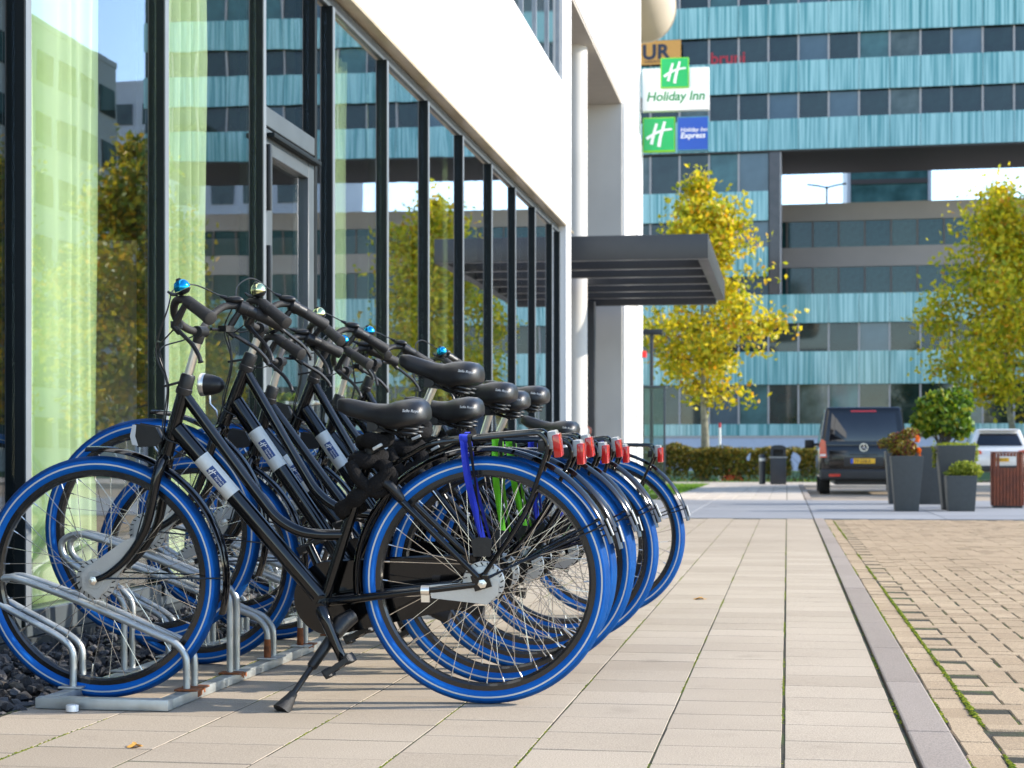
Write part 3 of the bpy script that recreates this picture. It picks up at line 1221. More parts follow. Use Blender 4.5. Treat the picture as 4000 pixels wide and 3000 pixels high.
def spring_mesh():
    def mk():
        b = MB()
        for s in (-1, 1):
            pts = []
            for i in range(61):
                t = i / 60
                a = t * 2 * pi * 3.2
                rr = .02 + .007 * sin(pi * t)
                pts.append((-.082 + rr * cos(a), s * .048 + rr * sin(a), -.052 - .042 * t))
            b.tube(pts, .0038, 6)
            b.tube([(.11, s * .012, -.03), (.03, s * .022, -.062), (-.03, s * .03, -.085), (-.082, s * .048, -.094)], .0036, 6)
        b.box((.015, 0, -.07), (.05, .055, .028))
        b.tube([(.015, -.04, -.07), (.015, .04, -.07)], .009, 8)
        return b.mesh('springs')
    return cached('springs', mk)


def carrier_mesh():
    def mk():
        b = MB()
        for s in (-1, 1):
            top = smooth_path([(.262, s * .022, .688), (.2, s * .045, .722), (.135, s * .058, .752), (0., s * .06, .766), (-.14, s * .06, .778), (-.165, s * .06, .775), (-.182, s * .061, .755), (-.183, s * .062, .73),
                               (-.172, s * .063, .695), (-.118, s * .066, .553), (-.006, s * .072, .384)], 4)
            b.tube(top, .0068, 9)
            b.sphere((-.006, s * .072, .378), .012, 8, 6, (1, .5, 1))
        for x, z in ((.135, .752), (.03, .764), (-.09, .772), (-.165, .775)):
            b.tube([(x, -.06, z), (x, .06, z)], .0048, 8)
        b.tube([(.135, 0, .752), (-.165, 0, .775)], .0048, 8)
        return b.mesh('carrier')
    return cached('carrier', mk)


HD = Vector((-.293, 0, .956)).normalized()


def bar_mesh():
    def mk():
        b = MB()
        half = [(0, 0, 0), (.014, .045, .004), (.024, .1, .024), (.02, .145, .054), (-.004, .185, .08), (-.04, .215, .082), (-.065, .232, .07), (-.135, .28, .03)]
        full = [(x, -y, z) for x, y, z in reversed(half[1:])] + half
        b.tube(smooth_path(full, 5), .0112, 12)
        return b.mesh('handlebar')
    return cached('bar', mk)


def grip_mesh(s):
    def mk():
        b = MB()
        p0, p1 = Vector((-.05, s * .222, .0775)), Vector((-.146, s * .287, .0245))
        pts = [p0.lerp(p1, t) for t in (0, .02, .28, .3, .32, .5, .8, .93, .98, 1.0)]
        b.tube(pts, [.012, .0168, .0172, .0158, .0175, .0172, .0185, .0198, .019, .013], 16)
        return b.mesh('grip', angle=50)
    return cached(('grip', s), mk)


def lever_mesh(s):
    def mk():
        b = MB()
        b.tube([(-.04, s * .213, .066), (-.02, s * .208, .034), (-.006, s * .205, .008), (-.024, s * .212, -.01)], [.009, .011, .0115, .008], 8)
        b.box((-.006, s * .19, .014), (.03, .04, .018), Matrix.Rotation(s * .3, 3, 'Z'))
        pts = smooth_path([(-.022, s * .214, -.004), (-.05, s * .232, -.024), (-.078, s * .252, -.045), (-.102, s * .268, -.075), (-.108, s * .272, -.092)], 4)
        b.tube(pts, [.0062] * (len(pts) - 1) + [.0085], 8)
        b.tube([(.006, s * .185, .01), (.018, s * .13, .012)], .0045, 6)
        return b.mesh('brake_lever')
    return cached(('lever', s), mk)


def shifter_mesh():
    def mk():
        b = MB()
        p0, p1 = Vector((-.034, -.21, .083)), Vector((-.078, -.242, .062))
        b.tube([p0, p0.lerp(p1, .1), p0.lerp(p1, .5), p0.lerp(p1, .52), p0.lerp(p1, 1.)], [.015, .021, .022, .0185, .0185], 14)
        b.sphere((-.026, -.206, .1), .022, 12, 8, (1.35, .8, .55))
        b.tube([(-.004, -.2, .106), (.014, -.194, .112)], [.007, .004], 8)
        return b.mesh('gear_shifter')
    return cached('shifter', mk)


def bell_mesh():
    def mk():
        b = MB()
        b.lathe([(.001, .026), (.008, .0255), (.016, .021), (.0215, .012), (.0235, 0), (.0225, -.002), (.001, -.002)], 20, 'z')
        return b.mesh('bell', angle=60)
    return cached('bell', mk)


def bellbase_mesh():
    def mk():
        b = MB()
        b.lathe([(.001, -.004), (.019, -.004), (.022, -.0075), (.012, -.016), (.001, -.016)], 16, 'z')
        b.tube([(.02, 0, -.01), (.034, .004, -.002), (.04, .008, .01)], [.005, .005, .003], 6)
        b.lathe([(.001, .031), (.006, .03), (.009, .025), (.001, .024)], 12, 'z')
        return b.mesh('bell_base')
    return cached('bellbase', mk)


def pedal_mesh():
    def mk():
        b = MB()
        b.tube([(0, -.03, 0), (0, .055, 0)], .01, 8)
        for s in (-1, 1):
            b.box((s * .036, .018, 0), (.014, .085, .022))
            for k in range(7):
                b.box((s * .036, -.018 + k * .012, 0), (.018, .005, .027))
        for k in (-.022, .058):
            b.box((0, k, 0), (.08, .008, .016))
        return b.mesh('pedal', smooth=False, bevel=.0015, seg=1)
    return cached('pedal', mk)


def strip_on_tube(p0, p1, r, t0, t1, a0, a1, n=10, lift=.0006, wob=0.):
    """a patch wrapped on a straight tube p0-p1; angle 0 = +y (left side)"""
    P0, P1 = Vector(p0), Vector(p1)
    d = (P1 - P0).normalized()
    yv = Vector((0, 1, 0))
    w = d.cross(yv).normalized()
    vs, fs = [], []
    for j in range(2):
        for i in range(n + 1):
            a = a0 + (a1 - a0) * i / n
            t = t0 if j == 0 else t1
            vs.append(P0.lerp(P1, t) + (yv * cos(a) + w * sin(a)) * (r + lift))
    for i in range(n):
        fs.append((i, i + 1, n + 2 + i, n + 1 + i))
    return MB().add(vs, fs)


DT0, DT1 = (.787, 0, .6635), (.6, 0, .4443)


def make_bike(idx, X, Y, lean, raise_, yaw, stem, sad, bell, lamp, strap, label, stand=True, steer=0., lock=True, gear=True):
    pitch = math.asin(raise_ / 1.131)
    root = empty('bicycle')
    root.matrix_world = (Matrix.Translation((X, Y, 0)) @ Matrix.Rotation(pi + yaw, 4, 'Z') @ Matrix.Rotation(-lean, 4, 'X') @
                         Matrix.Translation((0, 0, RH)) @ Matrix.Rotation(-pitch, 4, 'Y') @ Matrix.Translation((0, 0, -RH)))
    tag(root, label, 'bicycle', 'hotel rental bicycles in the rack')
    r = random.Random(idx * 11 + 5)
    for nm, cx, cz in (('rear_wheel', 0, RH), ('front_wheel', *FH)):
        fr = nm == 'front_wheel'
        w = put(nm, rim_mesh(), M('rim_black', (.01, .01, .01), .22, var=.2, coat=.5), root, (cx, 0, cz), (0, r.random() * 6.28, 0))
        put('tyre', tyre_mesh(), tyre_m, w)
        put('reflective_stripe', stripe_mesh(), white_st, w)
        s = put('spokes', spokes_mesh(fr), steel, w)
        s['kind'] = 'stuff'
        put('hub', hub_mesh(fr), alu, w)
        put('valve', valve_mesh(), steel, w)
        put('brake_disc', disc_mesh(.06), alu, w)
        put('cooling_slots', slots_mesh(.06), blackm, w)
        put('axle_nut', nut_mesh(), chrome, w)
    fm = put('frame', frame_mesh(), black, root)
    # sticker on the down tube
    put('sticker', cached('stk', lambda: strip_on_tube(DT0, DT1, .0255, -.2, .3, -1.45, 1.5).mesh('sticker')), stickw, fm)
    put('sticker_badge', cached('stb', lambda: strip_on_tube(DT0, DT1, .0255, -.055, .165, -.62, .32, lift=.0011).mesh('sticker_badge')), navy, fm)
    # print on the badge (flat lettering in the tangent plane)
    d = (Vector(DT1) - Vector(DT0)).normalized()
    L_ = (Vector(DT1) - Vector(DT0)).length
    upv = Vector((0, 1, 0)).cross(d)
    if upv.z < 0:
        upv = -upv
    P = lambda t, h: Vector(DT0) + d * L_ * t + upv * h + Vector((0, .0272, 0))
    rotm = Matrix((d, upv, d.cross(upv))).transposed()
    rot_e = rotm.to_euler()
    lg = put('badge_logo', cached('blogo', lambda: logo_mesh(.026, .0003).copy()), print_w, fm, P(-.005, .003))
    lg.rotation_euler = (rotm @ Matrix.Rotation(radians(-90), 3, 'X')).to_euler()
    for s_, t_, h_, sz, mt in (('Holiday Inn', .052, .006, .0068, print_w), ('Express', .052, -.0035, .0098, print_w), ('AN IHG HOTEL', -.05, -.0195, .0075, print_g)):
        letters('badge_lettering', s_, mt, fm, P(t_, h_), rot_e, size=sz, shear=.15, extrude=.0001)
    put('ring_lock', cached('ring', lambda: MB().tube(smooth_path([(.315, .03, .64), (.295, .05, .645), (.262, .058, .63), (.225, .057, .59)], 4), [.008, .011] + [.0135] * 9 + [.012, .008], 10).mesh('ring_lock')), blackm, root)
    put('fork', fork_mesh(), black, root)
    put('brake_arm', cached('barm', lambda: MB().prism([(1.10, .335), (1.125, .302), (1.165, .33), (1.168, .372), (1.13, .405), (1.04, .468), (1.012, .478), (1.0, .458), (1.03, .42), (1.045, .395)], .0485, .0575, 'y').mesh(
        'brake_arm', bevel=.003)), alu, root)
    put('brake_arm', cached('barm2', lambda: MB().prism([(-.04, .325), (-.01, .298), (.05, .305), (.145, .315), (.15, .345), (.06, .352), (.0, .372), (-.04, .36)], .049, .0585, 'y').mesh('brake_arm', bevel=.003)), alu, root)
    put('stay_clamp', cached('clampx', lambda: MB().lathe([(.0145, -.012), (.0145, .012)], 14, 'x', (.165, .052, .333)).bx(.153, .177, .046, .058, .3, .32).mesh('stay_clamp')), chrome, root)
    put('rear_mudguard', fender((0, RH), radians(-8), radians(163), 'rfend'), black, root)
    put('front_mudguard', fender(FH, radians(85), radians(196), 'ffend'), black, root)
    put('mudguard_reflector', cached('mref', lambda: MB().box((-.3875 * cos(radians(23.5)), 0, RH + .3875 * sin(radians(23.5))), (.003, .022, .05), Matrix.Rotation(radians(-23), 3, 'Y').inverted()).mesh('mudguard_reflector')), white_st, root)
    stays = MB()
    for s in (-1, 1):
        stays.tube([(-.005, s * .07, .37), (-.345, s * .031, .52)], .0028, 6)
        stays.tube([(-.005, s * .07, .365), (-.33, s * .031, .535)], .0028, 6)
    put('mudguard_stay', cached('stays', lambda: stays.mesh('mudguard_stay')), black, root)
    st2 = MB()
    for s in (-1, 1):
        st2.tube([(1.115, s * .07, .362), (.757, s * .03, .36)], .0026, 6)
    put('mudguard_stay', cached('stays2', lambda: st2.mesh('mudguard_stay')), black, root)
    put('chain_case', hull_case(), M('chain_case_black', (.003, .003, .0034), .1, var=.2, rvar=.05), root)
    # seat post and saddle
    axis = Vector((-.145, 0, .44)).normalized()
    top = Vector((.325, 0, .73))
    ext = sad
    sp_end = top + axis * ext
    MB().tube([top - axis * .03, sp_end], .0135, 14).build('seat_post', chrome, root)
    MB().tube([top - axis * .02, top + axis * .006], .0205, 14).tube([top + Vector((.01, .0, -.01)), top + Vector((.03, .028, -.008)), top + Vector((.045, .03, -.006))], .006, 8).build('seat_clamp', blackm, root)
    sx, sz = sp_end.x, sp_end.z + .064
    sm = put('saddle', saddle_mesh(), M('saddle_vinyl', (.0085, .008, .008), .36, var=.15, bump=.12, bscale=420, rvar=.06), root, (sx - .012, 0, sz), (0, radians(-2), 0))
    put('springs', spring_mesh(), blackm, sm)
    letters('saddle_lettering', 'Selle Royal', print_w, sm, (-.072, .0975, -.022), (radians(80), 0, radians(172)), size=.0115, shear=.2, extrude=.0003)
    # stem, handlebar
    ht = Vector((.866, 0, .918))
    MB().lathe([(.0225, -.03), (.0235, -.026), (.0235, -.012), (.0215, -.01), (.0215, .024), (.019, .03), (.012, .031)], 16, 'z').build('headset', blackm, root).matrix_local = Matrix.Translation(ht) @ HD.to_track_quat('Z', 'Y').to_matrix().to_4x4()
    clamp = ht + HD * (.03 + stem)
    MB().tube([ht, clamp - HD * .02], .0122, 14).build('stem', chrome, root)
    hbm = put('handlebar', bar_mesh(), rubber if idx % 3 else M('bar_black', (.02, .019, .018), .5, var=.2), root)
    inv = Matrix.Translation(clamp) @ Matrix.Rotation(steer, 4, HD)
    hbm.matrix_local = inv
    put('stem_clamp', cached('stemc', lambda: MB().tube([HD * -.034, HD * -.016, Vector((0, 0, 0)), Vector((.012, 0, .004))], [.015, .0165, .018, .012], 12).tube([(0, -.03, 0), (0, .03, 0)], .0165, 12).mesh('stem_clamp')), blackm, hbm)
    for s in (1, -1):
        put('grip', grip_mesh(s), rubber, hbm)
        put('brake_lever', lever_mesh(s), blackm, hbm)
    if gear:
        put('gear_shifter', shifter_mesh(), blackm, hbm)
    bl = put('bell', bell_mesh(), bell, hbm, (-.034, .213, .112), (radians(-14), radians(22), 0))
    put('bell_base', bellbase_mesh(), blackm, hbm, (-.034, .213, .112), (radians(-14), radians(22), 0))
    # cables
    cb = MB()
    q = lambda x, y, z: inv @ Vector((x, y, z))
    guide = ht + Vector((.052, .004, -.004))
    low_ = Vector((.95, .012, .70))
    c1 = smooth_path([q(.016, .135, .012), q(.075, .1, -.03), guide + Vector((.035, .03, .16 + stem * .3)) * .6, guide, guide + Vector((.01, 0, -.1)), low_, Vector((1.01, .058, .46))], 6)
    c2 = smooth_path([q(.016, -.135, .012), q(.085, -.09, -.02), guide + Vector((.03, -.02, .1)), guide + Vector((0, -.008, 0)), guide + Vector((.012, 0, -.12)), Vector((.93, -.02, .74)), Vector((.86, -.03, .70))], 6)
    c3 = smooth_path([q(.012, -.195, .112), q(.075, -.14, .135 + .02 * r.random()), q(.1, -.05, .125), q(.085, .03, .07), guide + Vector((.03, .01, .1)), guide + Vector((0, .006, 0)), Vector((.93, .024, .78)), Vector((.88, .027, .745))], 6)
    for c in (c1, c2, c3):
        cb.tube(c, .0023, 6)
    cb.build('cable', blackm, root)
    MB().box(ht + Vector((.035, 0, .002)), (.06, .018, .007), Matrix.Rotation(.25, 3, 'Y')).build('cable_guide', blackm, root, bevel=.002)
    # lamp
    if lamp == 'box':
        ld = MB().prism([(.938, .757), (.95, .745), (1.004, .742), (1.012, .77), (1.008, .802), (.955, .793)], -.022, .022, 'y').build('headlight', blackm, root, bevel=.004)
        MB().prism([(1.0046, .742), (1.022, .745), (1.028, .77), (1.02, .803), (1.0086, .802), (1.0126, .77)], -.0225, .0225, 'y').build('lens', greylens, ld)
        MB().tube([(.948, 0, .715), (.962, 0, .735), (.968, 0, .752)], .004, 6).build('headlight_bracket', steel, root)
    else:
        ld = MB().lathe([(.001, -.05), (.012, -.047), (.024, -.035), (.032, -.012), (.035, .012)], 20, 'x').build('headlight', blackm, root)
        ld.location = (.985, 0, .835)
        ld.rotation_euler = (0, radians(4), 0)
        MB().lathe([(.0352, .012), (.037, .016), (.037, .026), (.034, .029)], 20, 'x').build('chrome_rim', chrome, ld)
        MB().lathe([(.034, .028), (.02, .034), (.001, .036)], 20, 'x').build('lens', greylens, ld)
        MB().tube([(.94, 0, .71), (.955, 0, .755), (.978, 0, .775), (.982, 0, .802)], .005, 6).build('headlight_bracket', steel, root)
    # carrier, light, straps
    cr = put('carrier', carrier_mesh(), black, root)
    rl = put('rear_light', cached('rlh', lambda: MB().box((-.197, 0, .758), (.026, .084, .05), Matrix.Rotation(.12, 3, 'Y')).mesh('rear_light', bevel=.006)), M('light_housing', (.32, .32, .31), .3, var=.1, coat=.4), root)
    put('red_lens', cached('rll', lambda: MB().box((-.209, 0, .742), (.022, .086, .066), Matrix.Rotation(.12, 3, 'Y')).mesh('red_lens', bevel=.005)), redlens, rl)
    put('light_box', cached('rlb', lambda: MB().bx(-.184, -.155, -.035, .035, .726, .756).mesh('light_box', bevel=.004)), blackm, rl)
    if strap is not None:
        for k, (mt, x0_, x1_, yy) in enumerate(((strap, .055, -.006, .0), (strapk, .034, -.002, .0015), (strap, .046, -.014, .003))):
            for side in ((1,) if k else (1, -1)):
                wd = .0075 if mt is not strapk else .006
                ribbon = []
                path = smooth_path([(x0_ - .002, side * .02, .775), (x0_, side * (.07 + yy), .7735), (x0_ - .004, side * (.0735 + yy), .74), (x0_ - .02, side * (.08 + yy), .62), (x1_, side * (.086 + yy), .452)], 5)
                vs, fs = [], []
                for i, p in enumerate(path):
                    tw = .9 * sin(i * .25 + k) if i > 8 else 0
                    dx = Vector((cos(tw), sin(tw), 0)) * wd
                    vs += [p - dx, p + dx]
                for i in range(len(path) - 1):
                    fs.append((2 * i, 2 * i + 1, 2 * i + 3, 2 * i + 2))
                MB().add(vs, fs).build('luggage_strap', mt, root, smooth=True)
        MB().prism([(-.022, .44), (.018, .44), (.024, .478), (.006, .486), (-.012, .486), (-.026, .478)], .078, .096, 'y').build('strap_hook', blackm, root, bevel=.004)
    # cranks
    ck = Vector((.458, .098, .287))
    ce = Vector((.392, .108, .135))
    dd = (ce - ck).normalized()
    rr = MB().tube([ck + dd * -.012, ck, ck.lerp(ce, .3), ck.lerp(ce, .75), ce, ce + dd * .01], [.012, .02, .0165, .014, .0135, .008], 10)
    co = rr.tube([(.467, .04, .29), (.458, .112, .287)], .016, 12).build('crank', black, root)
    pd = put('pedal', pedal_mesh(), blackm, co, tuple(ce + Vector((0, .045, 0))), (radians(8), radians(34), radians(6)))
    put('pedal_reflector', cached('pref', lambda: MB().bx(.0455, .0465, .016, .038, -.006, .006).mesh('pedal_reflector')), orangeref, co, tuple(ce + Vector((0, .045, 0))), (radians(8), radians(34), radians(6)))
    k2, e2 = Vector((.466, -.1, .293)), Vector((.535, -.11, .44))
    c2_ = MB().tube([k2, k2.lerp(e2, .3), e2], [.02, .0165, .0135], 10).build('crank', black, root)
    put('pedal', pedal_mesh(), blackm, c2_, tuple(e2 + Vector((0, -.07, 0))), (0, radians(30), 0))
    # kickstand
    if stand:
        kp, kf = Vector((.41, .045, .235)), Vector((.535, .245, .012))
        kf.z += math.tan(lean) * 0  # rests on the ground on the leaning side
        dwn = root.matrix_world.inverted() @ Vector((-1.385, Y - .25, .003)) if idx == 1 else kf
        kf = dwn
        ks = MB().tube([Vector((.38, .02, .255)), kp, kp.lerp(kf, .12)], [.022, .028, .022], 10).tube([kp.lerp(kf, .08), kp.lerp(kf, .5), kp.lerp(kf, .515)], [.0165, .015, .012], 10).tube(
            [kp.lerp(kf, .5), kp.lerp(kf, .85)], .0085, 10).build('kickstand', blackm, root)
        MB().tube([kp.lerp(kf, .8), kp.lerp(kf, .84), kp.lerp(kf, .96), kf], [.012, .014, .024, .027], 10).build('rubber_foot', rubber, ks)
    else:
        kp, kf = Vector((.41, .045, .235)), Vector((.14, .06, .20))
        ks = MB().tube([Vector((.38, .02, .255)), kp, kp.lerp(kf, .12)], [.022, .026, .02], 10).tube([kp, kp.lerp(kf, .9)], .0095, 10).build('kickstand', blackm, root)
        MB().tube([kp.lerp(kf, .8), kp.lerp(kf, .84), kp.lerp(kf, 1.)], [.012, .014, .022], 10).build('rubber_foot', rubber, ks)
    if lock:
        r2 = random.Random(idx)
        lk = empty('chain_lock')
        lk.matrix_world = root.matrix_world
        c = top + axis * -.02
        pts = []
        side = axis.cross(Vector((0, 1, 0))).normalized()
        for i in range(26):
            t = i / 25
            a = -1.2 + t * 2 * pi * 1.8
            pts.append(c + axis * (.075 - .11 * t) + (side * cos(a) + Vector((0, 1, 0)) * sin(a)) * (.036 + .008 * sin(a * 1.7)))
        tail = smooth_path([pts[-1], c + Vector((-.055, .045, -.03)), c + Vector((-.03, .056, -.075)), c + Vector((.03, .052, -.115)), c + Vector((.075, .03, -.15)), c + Vector((.07, -.02, -.165)), c + Vector((.03, -.045, -.14))], 5)
        path = pts + tail[1:]
        rad = [.0205 + .0035 * sin(i * 1.3) + .002 * r2.random() for i in range(len(path))]
        MB().tube(path, rad, 10).build('sleeve', cloth, lk)
        MB().tube(smooth_path([c + Vector((-.05, .05, -.02)), c + Vector((-.07, .03, -.06)), c + Vector((-.03, .05, -.1)), c + Vector((.02, .062, -.06)), c + Vector((.045, .05, -.015))], 5), .0185, 10).build('sleeve_loop', cloth, lk)
        MB().box(c + Vector((-.035, .058, .03)), (.03, .012, .009), Matrix.Rotation(.5, 3, 'Y')).build('buckle', alu, lk, bevel=.002)
        return root, lk
    return root, None


# index, Y offset, lean, raise, yaw, stem, saddle extension, bell, lamp, strap, label
BX = -.851
bikes = [
    (1, BX, 4.966, radians(4), 0., radians(2.5), .128, .075, bellblue, 'box', strapb, 'black bicycle nearest the camera, with blue straps and its kickstand down', True, radians(-5.5)),
    (2, BX - .02, 5.38, radians(2.5), .118, radians(.5), .085, .195, bellgold, 'round', strapg, 'second bicycle of the row, front wheel raised, with a round bullet headlight', False, radians(3)),
    (3, BX, 5.79, radians(3.5), 0., radians(1), .085, .11, bellgold, 'box', strapg, 'third bicycle of the row, low saddle, front wheel on the ground', False, radians(1)),
    (4, BX - .03, 6.2, radians(2), .118, 0., .07, .165, bellgold, 'box', strapb, 'fourth bicycle of the row, its raised front wheel behind the third', False, radians(-3)),
    (5, BX + .02, 6.6, radians(3.5), 0., radians(.5), .095, .165, bellblue, 'box', strapb, 'fifth bicycle of the row, with a blue bell', False, radians(2)),
    (6, BX - .03, 7.0, radians(2), .118, 0., .06, .185, bellblue, 'box', None, 'sixth bicycle of the row, second from the far end', False, radians(-6)),
    (7, BX + .05, 7.8, radians(1.5), .118, radians(-1), .05, .05, bellblue, 'box', strapb, 'last bicycle of the row, standing apart at the far end of the rack', False, radians(10)),
]
lock_names = ['black sleeved chain lock wound round the seat tube of the nearest bicycle', 'black sleeved chain lock below the tall chrome seat post of the second bicycle',
              'black sleeved chain lock on the third bicycle', 'black sleeved chain lock on the fourth bicycle', 'black sleeved chain lock on the fifth bicycle',
              'black sleeved chain lock on the sixth bicycle', 'black sleeved chain lock on the farthest bicycle']
for bk in bikes:
    i, X_, Y_, le, ra, yw, stm, sd_, bel, lmp, stp, lab, stand, steer = bk
    ro, lk = make_bike(i, X_, Y_, le, ra, yw, stm, sd_, bel, lmp, stp, lab, stand, steer)
    if lk is not None:
        tag(lk, lock_names[i - 1], 'chain lock', 'chain locks on the bicycles')

# ================================================================== FAR OFFICE BUILDING
teal = stripe_mat('teal_fritted_glass', (.09, .30, .30), (.36, .60, .58), 7., .12)
winm = M('dark_window_glass', ramp=[(.3, (.004, .012, .012)), (.55, (.012, .03, .028)), (.75, (.03, .06, .055))], rough=.03, scale=.9, spec=.6)
wint = M('teal_window_glass', ramp=[(.3, (.02, .07, .07)), (.6, (.06, .16, .16)), (.75, (.12, .22, .22))], rough=.05, scale=.7, spec=.6)
winb = M('sky_tint_window_glass', ramp=[(.3, (.03, .06, .08)), (.7, (.08, .13, .16))], rough=.04, scale=.5, spec=.8)  # bluish tint paints mirrored sky into some of the panes
winw = M('blind_window_glass', ramp=[(.3, (.03, .05, .045)), (.62, (.1, .13, .12)), (.7, (.2, .24, .22))], rough=.06, scale=1.1, spec=.6)
mullm = M('window_mullion_alu', (.42, .37, .35), .45, .3, var=.08)
brownm = M('brown_cladding', (.5, .42, .37), .6, var=.06, scale=.5)
darkm = M('dark_soffit', (.06, .052, .048), .6, var=.1, scale=.3)
plinm = M('pale_plinth', (.5, .52, .6), .7, var=.04)
off = empty('office_building', (6.26, 111.3, 0), radians(-2.3))
tag(off, 'large office block with teal glass bands spanning a deep recess', 'building')
MOD = 1.862
pan_me = {}
rb = random.Random(21)


def band(i0, i1, z0, z1, y=0.):
    key = round(z1 - z0, 2)
    if key not in pan_me:
        h = z1 - z0
        pan_me[key] = MB().bx(-MOD / 2 + .012, MOD / 2 - .012, -.03, .03, 0, h).mesh('spandrel_panel', smooth=False)
    for i in range(i0, i1):
        put('spandrel_panel', pan_me[key], teal, off, ((i + .5) * MOD, y - .1, z0), (rb.gauss(0, .002), 0, rb.gauss(0, .002)))


def windows(i0, i1, z0, z1, y=0.25, mod=MOD, mat=winm, mm=mullm, x0=0., extra=0):
    key = ('w', round(z1 - z0, 2), mod)
    h = z1 - z0
    if key not in pan_me:
        pan_me[key] = MB().bx(-mod / 2 + .02, mod / 2 - .02, -.02, .02, 0, h).mesh('window_pane', smooth=False)
        pan_me[key + ('m',)] = MB().bx(-.055, .055, -.1, .06, 0, h).mesh('window_mullion', smooth=False)
    for i in range(i0, i1):
        x = x0 + (i + .5) * mod
        put('window_pane', pan_me[key], mat if (mat is not winm or rb.random() < .38) else rb.choice((wint, winb, winw, winm, winm)), off, (x, y, z0 + .001), (rb.gauss(0, .006), 0, rb.gauss(0, .006)))
        put('window_mullion', pan_me[key + ('m',)], mm, off, (x - mod / 2, y - .05, z0 + .001))


def op(b, name, mat, **k):
    return b.build(name, mat, off, **k)


I0, I1 = -12, 16
IR = -4          # recess starts right of this module (local x about -6.65 after shift)
xr = -6.65
for k in range(5):
    z = 20.0 + 3.6 * k
    band(I0, I1, z, z + 1.94)
    if k < 4:
        windows(I0, I1, z + 1.95, z + 3.59)
op(MB().bx(I0 * MOD, I1 * MOD, .3, 9.2, 20.05, 36.3), 'upper_core', darkm, smooth=False)
op(MB().bx(I0 * MOD, I1 * MOD, -.06, 9.2, 19.9, 19.99), 'soffit', darkm, smooth=False)
op(MB().bx(I0 * MOD, I1 * MOD, -.2, 9.4, 36.4, 36.6), 'roof', darkm, smooth=False)
# pier at the left below the bridge
for z0 in (12.1, 15.6):
    band(I0, IR, z0, z0 + 1.85)
band(I0, I1, 9.13, 10.93)
for z0, z1 in ((10.94, 12.09), (13.96, 15.59), (17.46, 19.89)):
    windows(I0, IR, z0, z1)
op(MB().bx(I0 * MOD, xr - .75, .3, 9.2, 2.0, 19.88), 'pier_core', darkm, smooth=False)
op(MB().bx(xr - .75, xr - .1, -.02, .9, 10.95, 19.88), 'dark_column', M('dark_column', (.045, .03, .028), .25, var=.3, scale=2, coat=.5), smooth=False)
op(MB().bx(xr - .08, xr, 0, .9, 10.95, 19.88), 'corner_post', mullm, smooth=False)
# lower block
windows(I0, I1, 7.36, 9.12)
band(I0, I1, 5.3, 7.35)
windows(I0, I1, 2.83, 5.29)
band(I0, I1, 2.1, 2.82)
op(MB().bx(I0 * MOD, I1 * MOD, -.12, .3, -.1, 1.95), 'plinth', plinm, smooth=False)
op(MB().bx(I0 * MOD, I1 * MOD, -.16, .2, 1.96, 2.09), 'plinth_cap', brownm, smooth=False)
op(MB().bx(I0 * MOD, I1 * MOD, .31, 9.2, 0, 10.9), 'lower_core', darkm, smooth=False)
# recess back wall: clear strip on top, brown bands with windows
yb = 8.9
op(MB().bx(xr - 2, I1 * MOD, yb + .6, 13, 0, 17.8), 'rear_core', darkm, smooth=False)
op(MB().tube([(-4.0, yb, 17.8), (-4.0, yb, 19.0)], .07, 6).tube([(-5.3, yb, 19.15), (-4.6, yb, 19.05), (-4.0, yb, 18.9), (-3.4, yb, 19.05), (-2.7, yb, 19.15)], .06, 6), 'mast', darkm)
op(MB().bx(xr - 2, I1 * MOD, yb - .05, yb + .5, 16.65, 17.84), 'brown_band', brownm, smooth=False)
windows(-1, 21, 14.9, 16.64, yb + .1, 1.72, M('green_window_glass', (.03, .09, .09), .06, var=.3), M('brown_mullion', (.2, .16, .14), .5), xr)
op(MB().bx(xr - 2, I1 * MOD, yb - .05, yb + .5, 13.55, 14.89), 'brown_band', brownm, smooth=False)
windows(-1, 21, 11.7, 13.54, yb + .1, 1.72, MATS['green_window_glass'], MATS['brown_mullion'], xr)
op(MB().bx(xr - 2, I1 * MOD, yb - .05, yb + .5, 10.95, 11.69), 'brown_band', brownm, smooth=False)
# to-let banner and red letters built to stand for a reflected sign
bn = tag(MB().bx(-15.8, -12.9, -.4, -.34, 25.62, 27.12).build('banner', M('orange_banner', (.78, .36, .08), .6, var=.03), off), 'orange to-let banner with dark capital letters')
letters('banner_lettering', 'UR', M('banner_ink', (.03, .035, .06), .5), bn, (-15.35, -.42, 25.98), FRONT, size=1.28, weight=.045, extrude=.008, spacing=1.05)
letters('banner_lettering', 'R BOUW.NL', MATS['banner_ink'], bn, (-15.2, -.42, 25.74), FRONT, size=.2, extrude=.008)
letters('reflected_lettering', 'bruni', M('red_letters', (.5, .015, .03), .5), off, (-11.1, .2, 25.62), FRONT, size=1.05, weight=.02, extrude=.01)

# side block and pale block seen in the glass reflections
palem = M('pale_cladding', (.46, .5, .54), .6, var=.05, scale=.2)
greenb = M('grey_render', (.4, .42, .4), .7, var=.05, scale=.2)


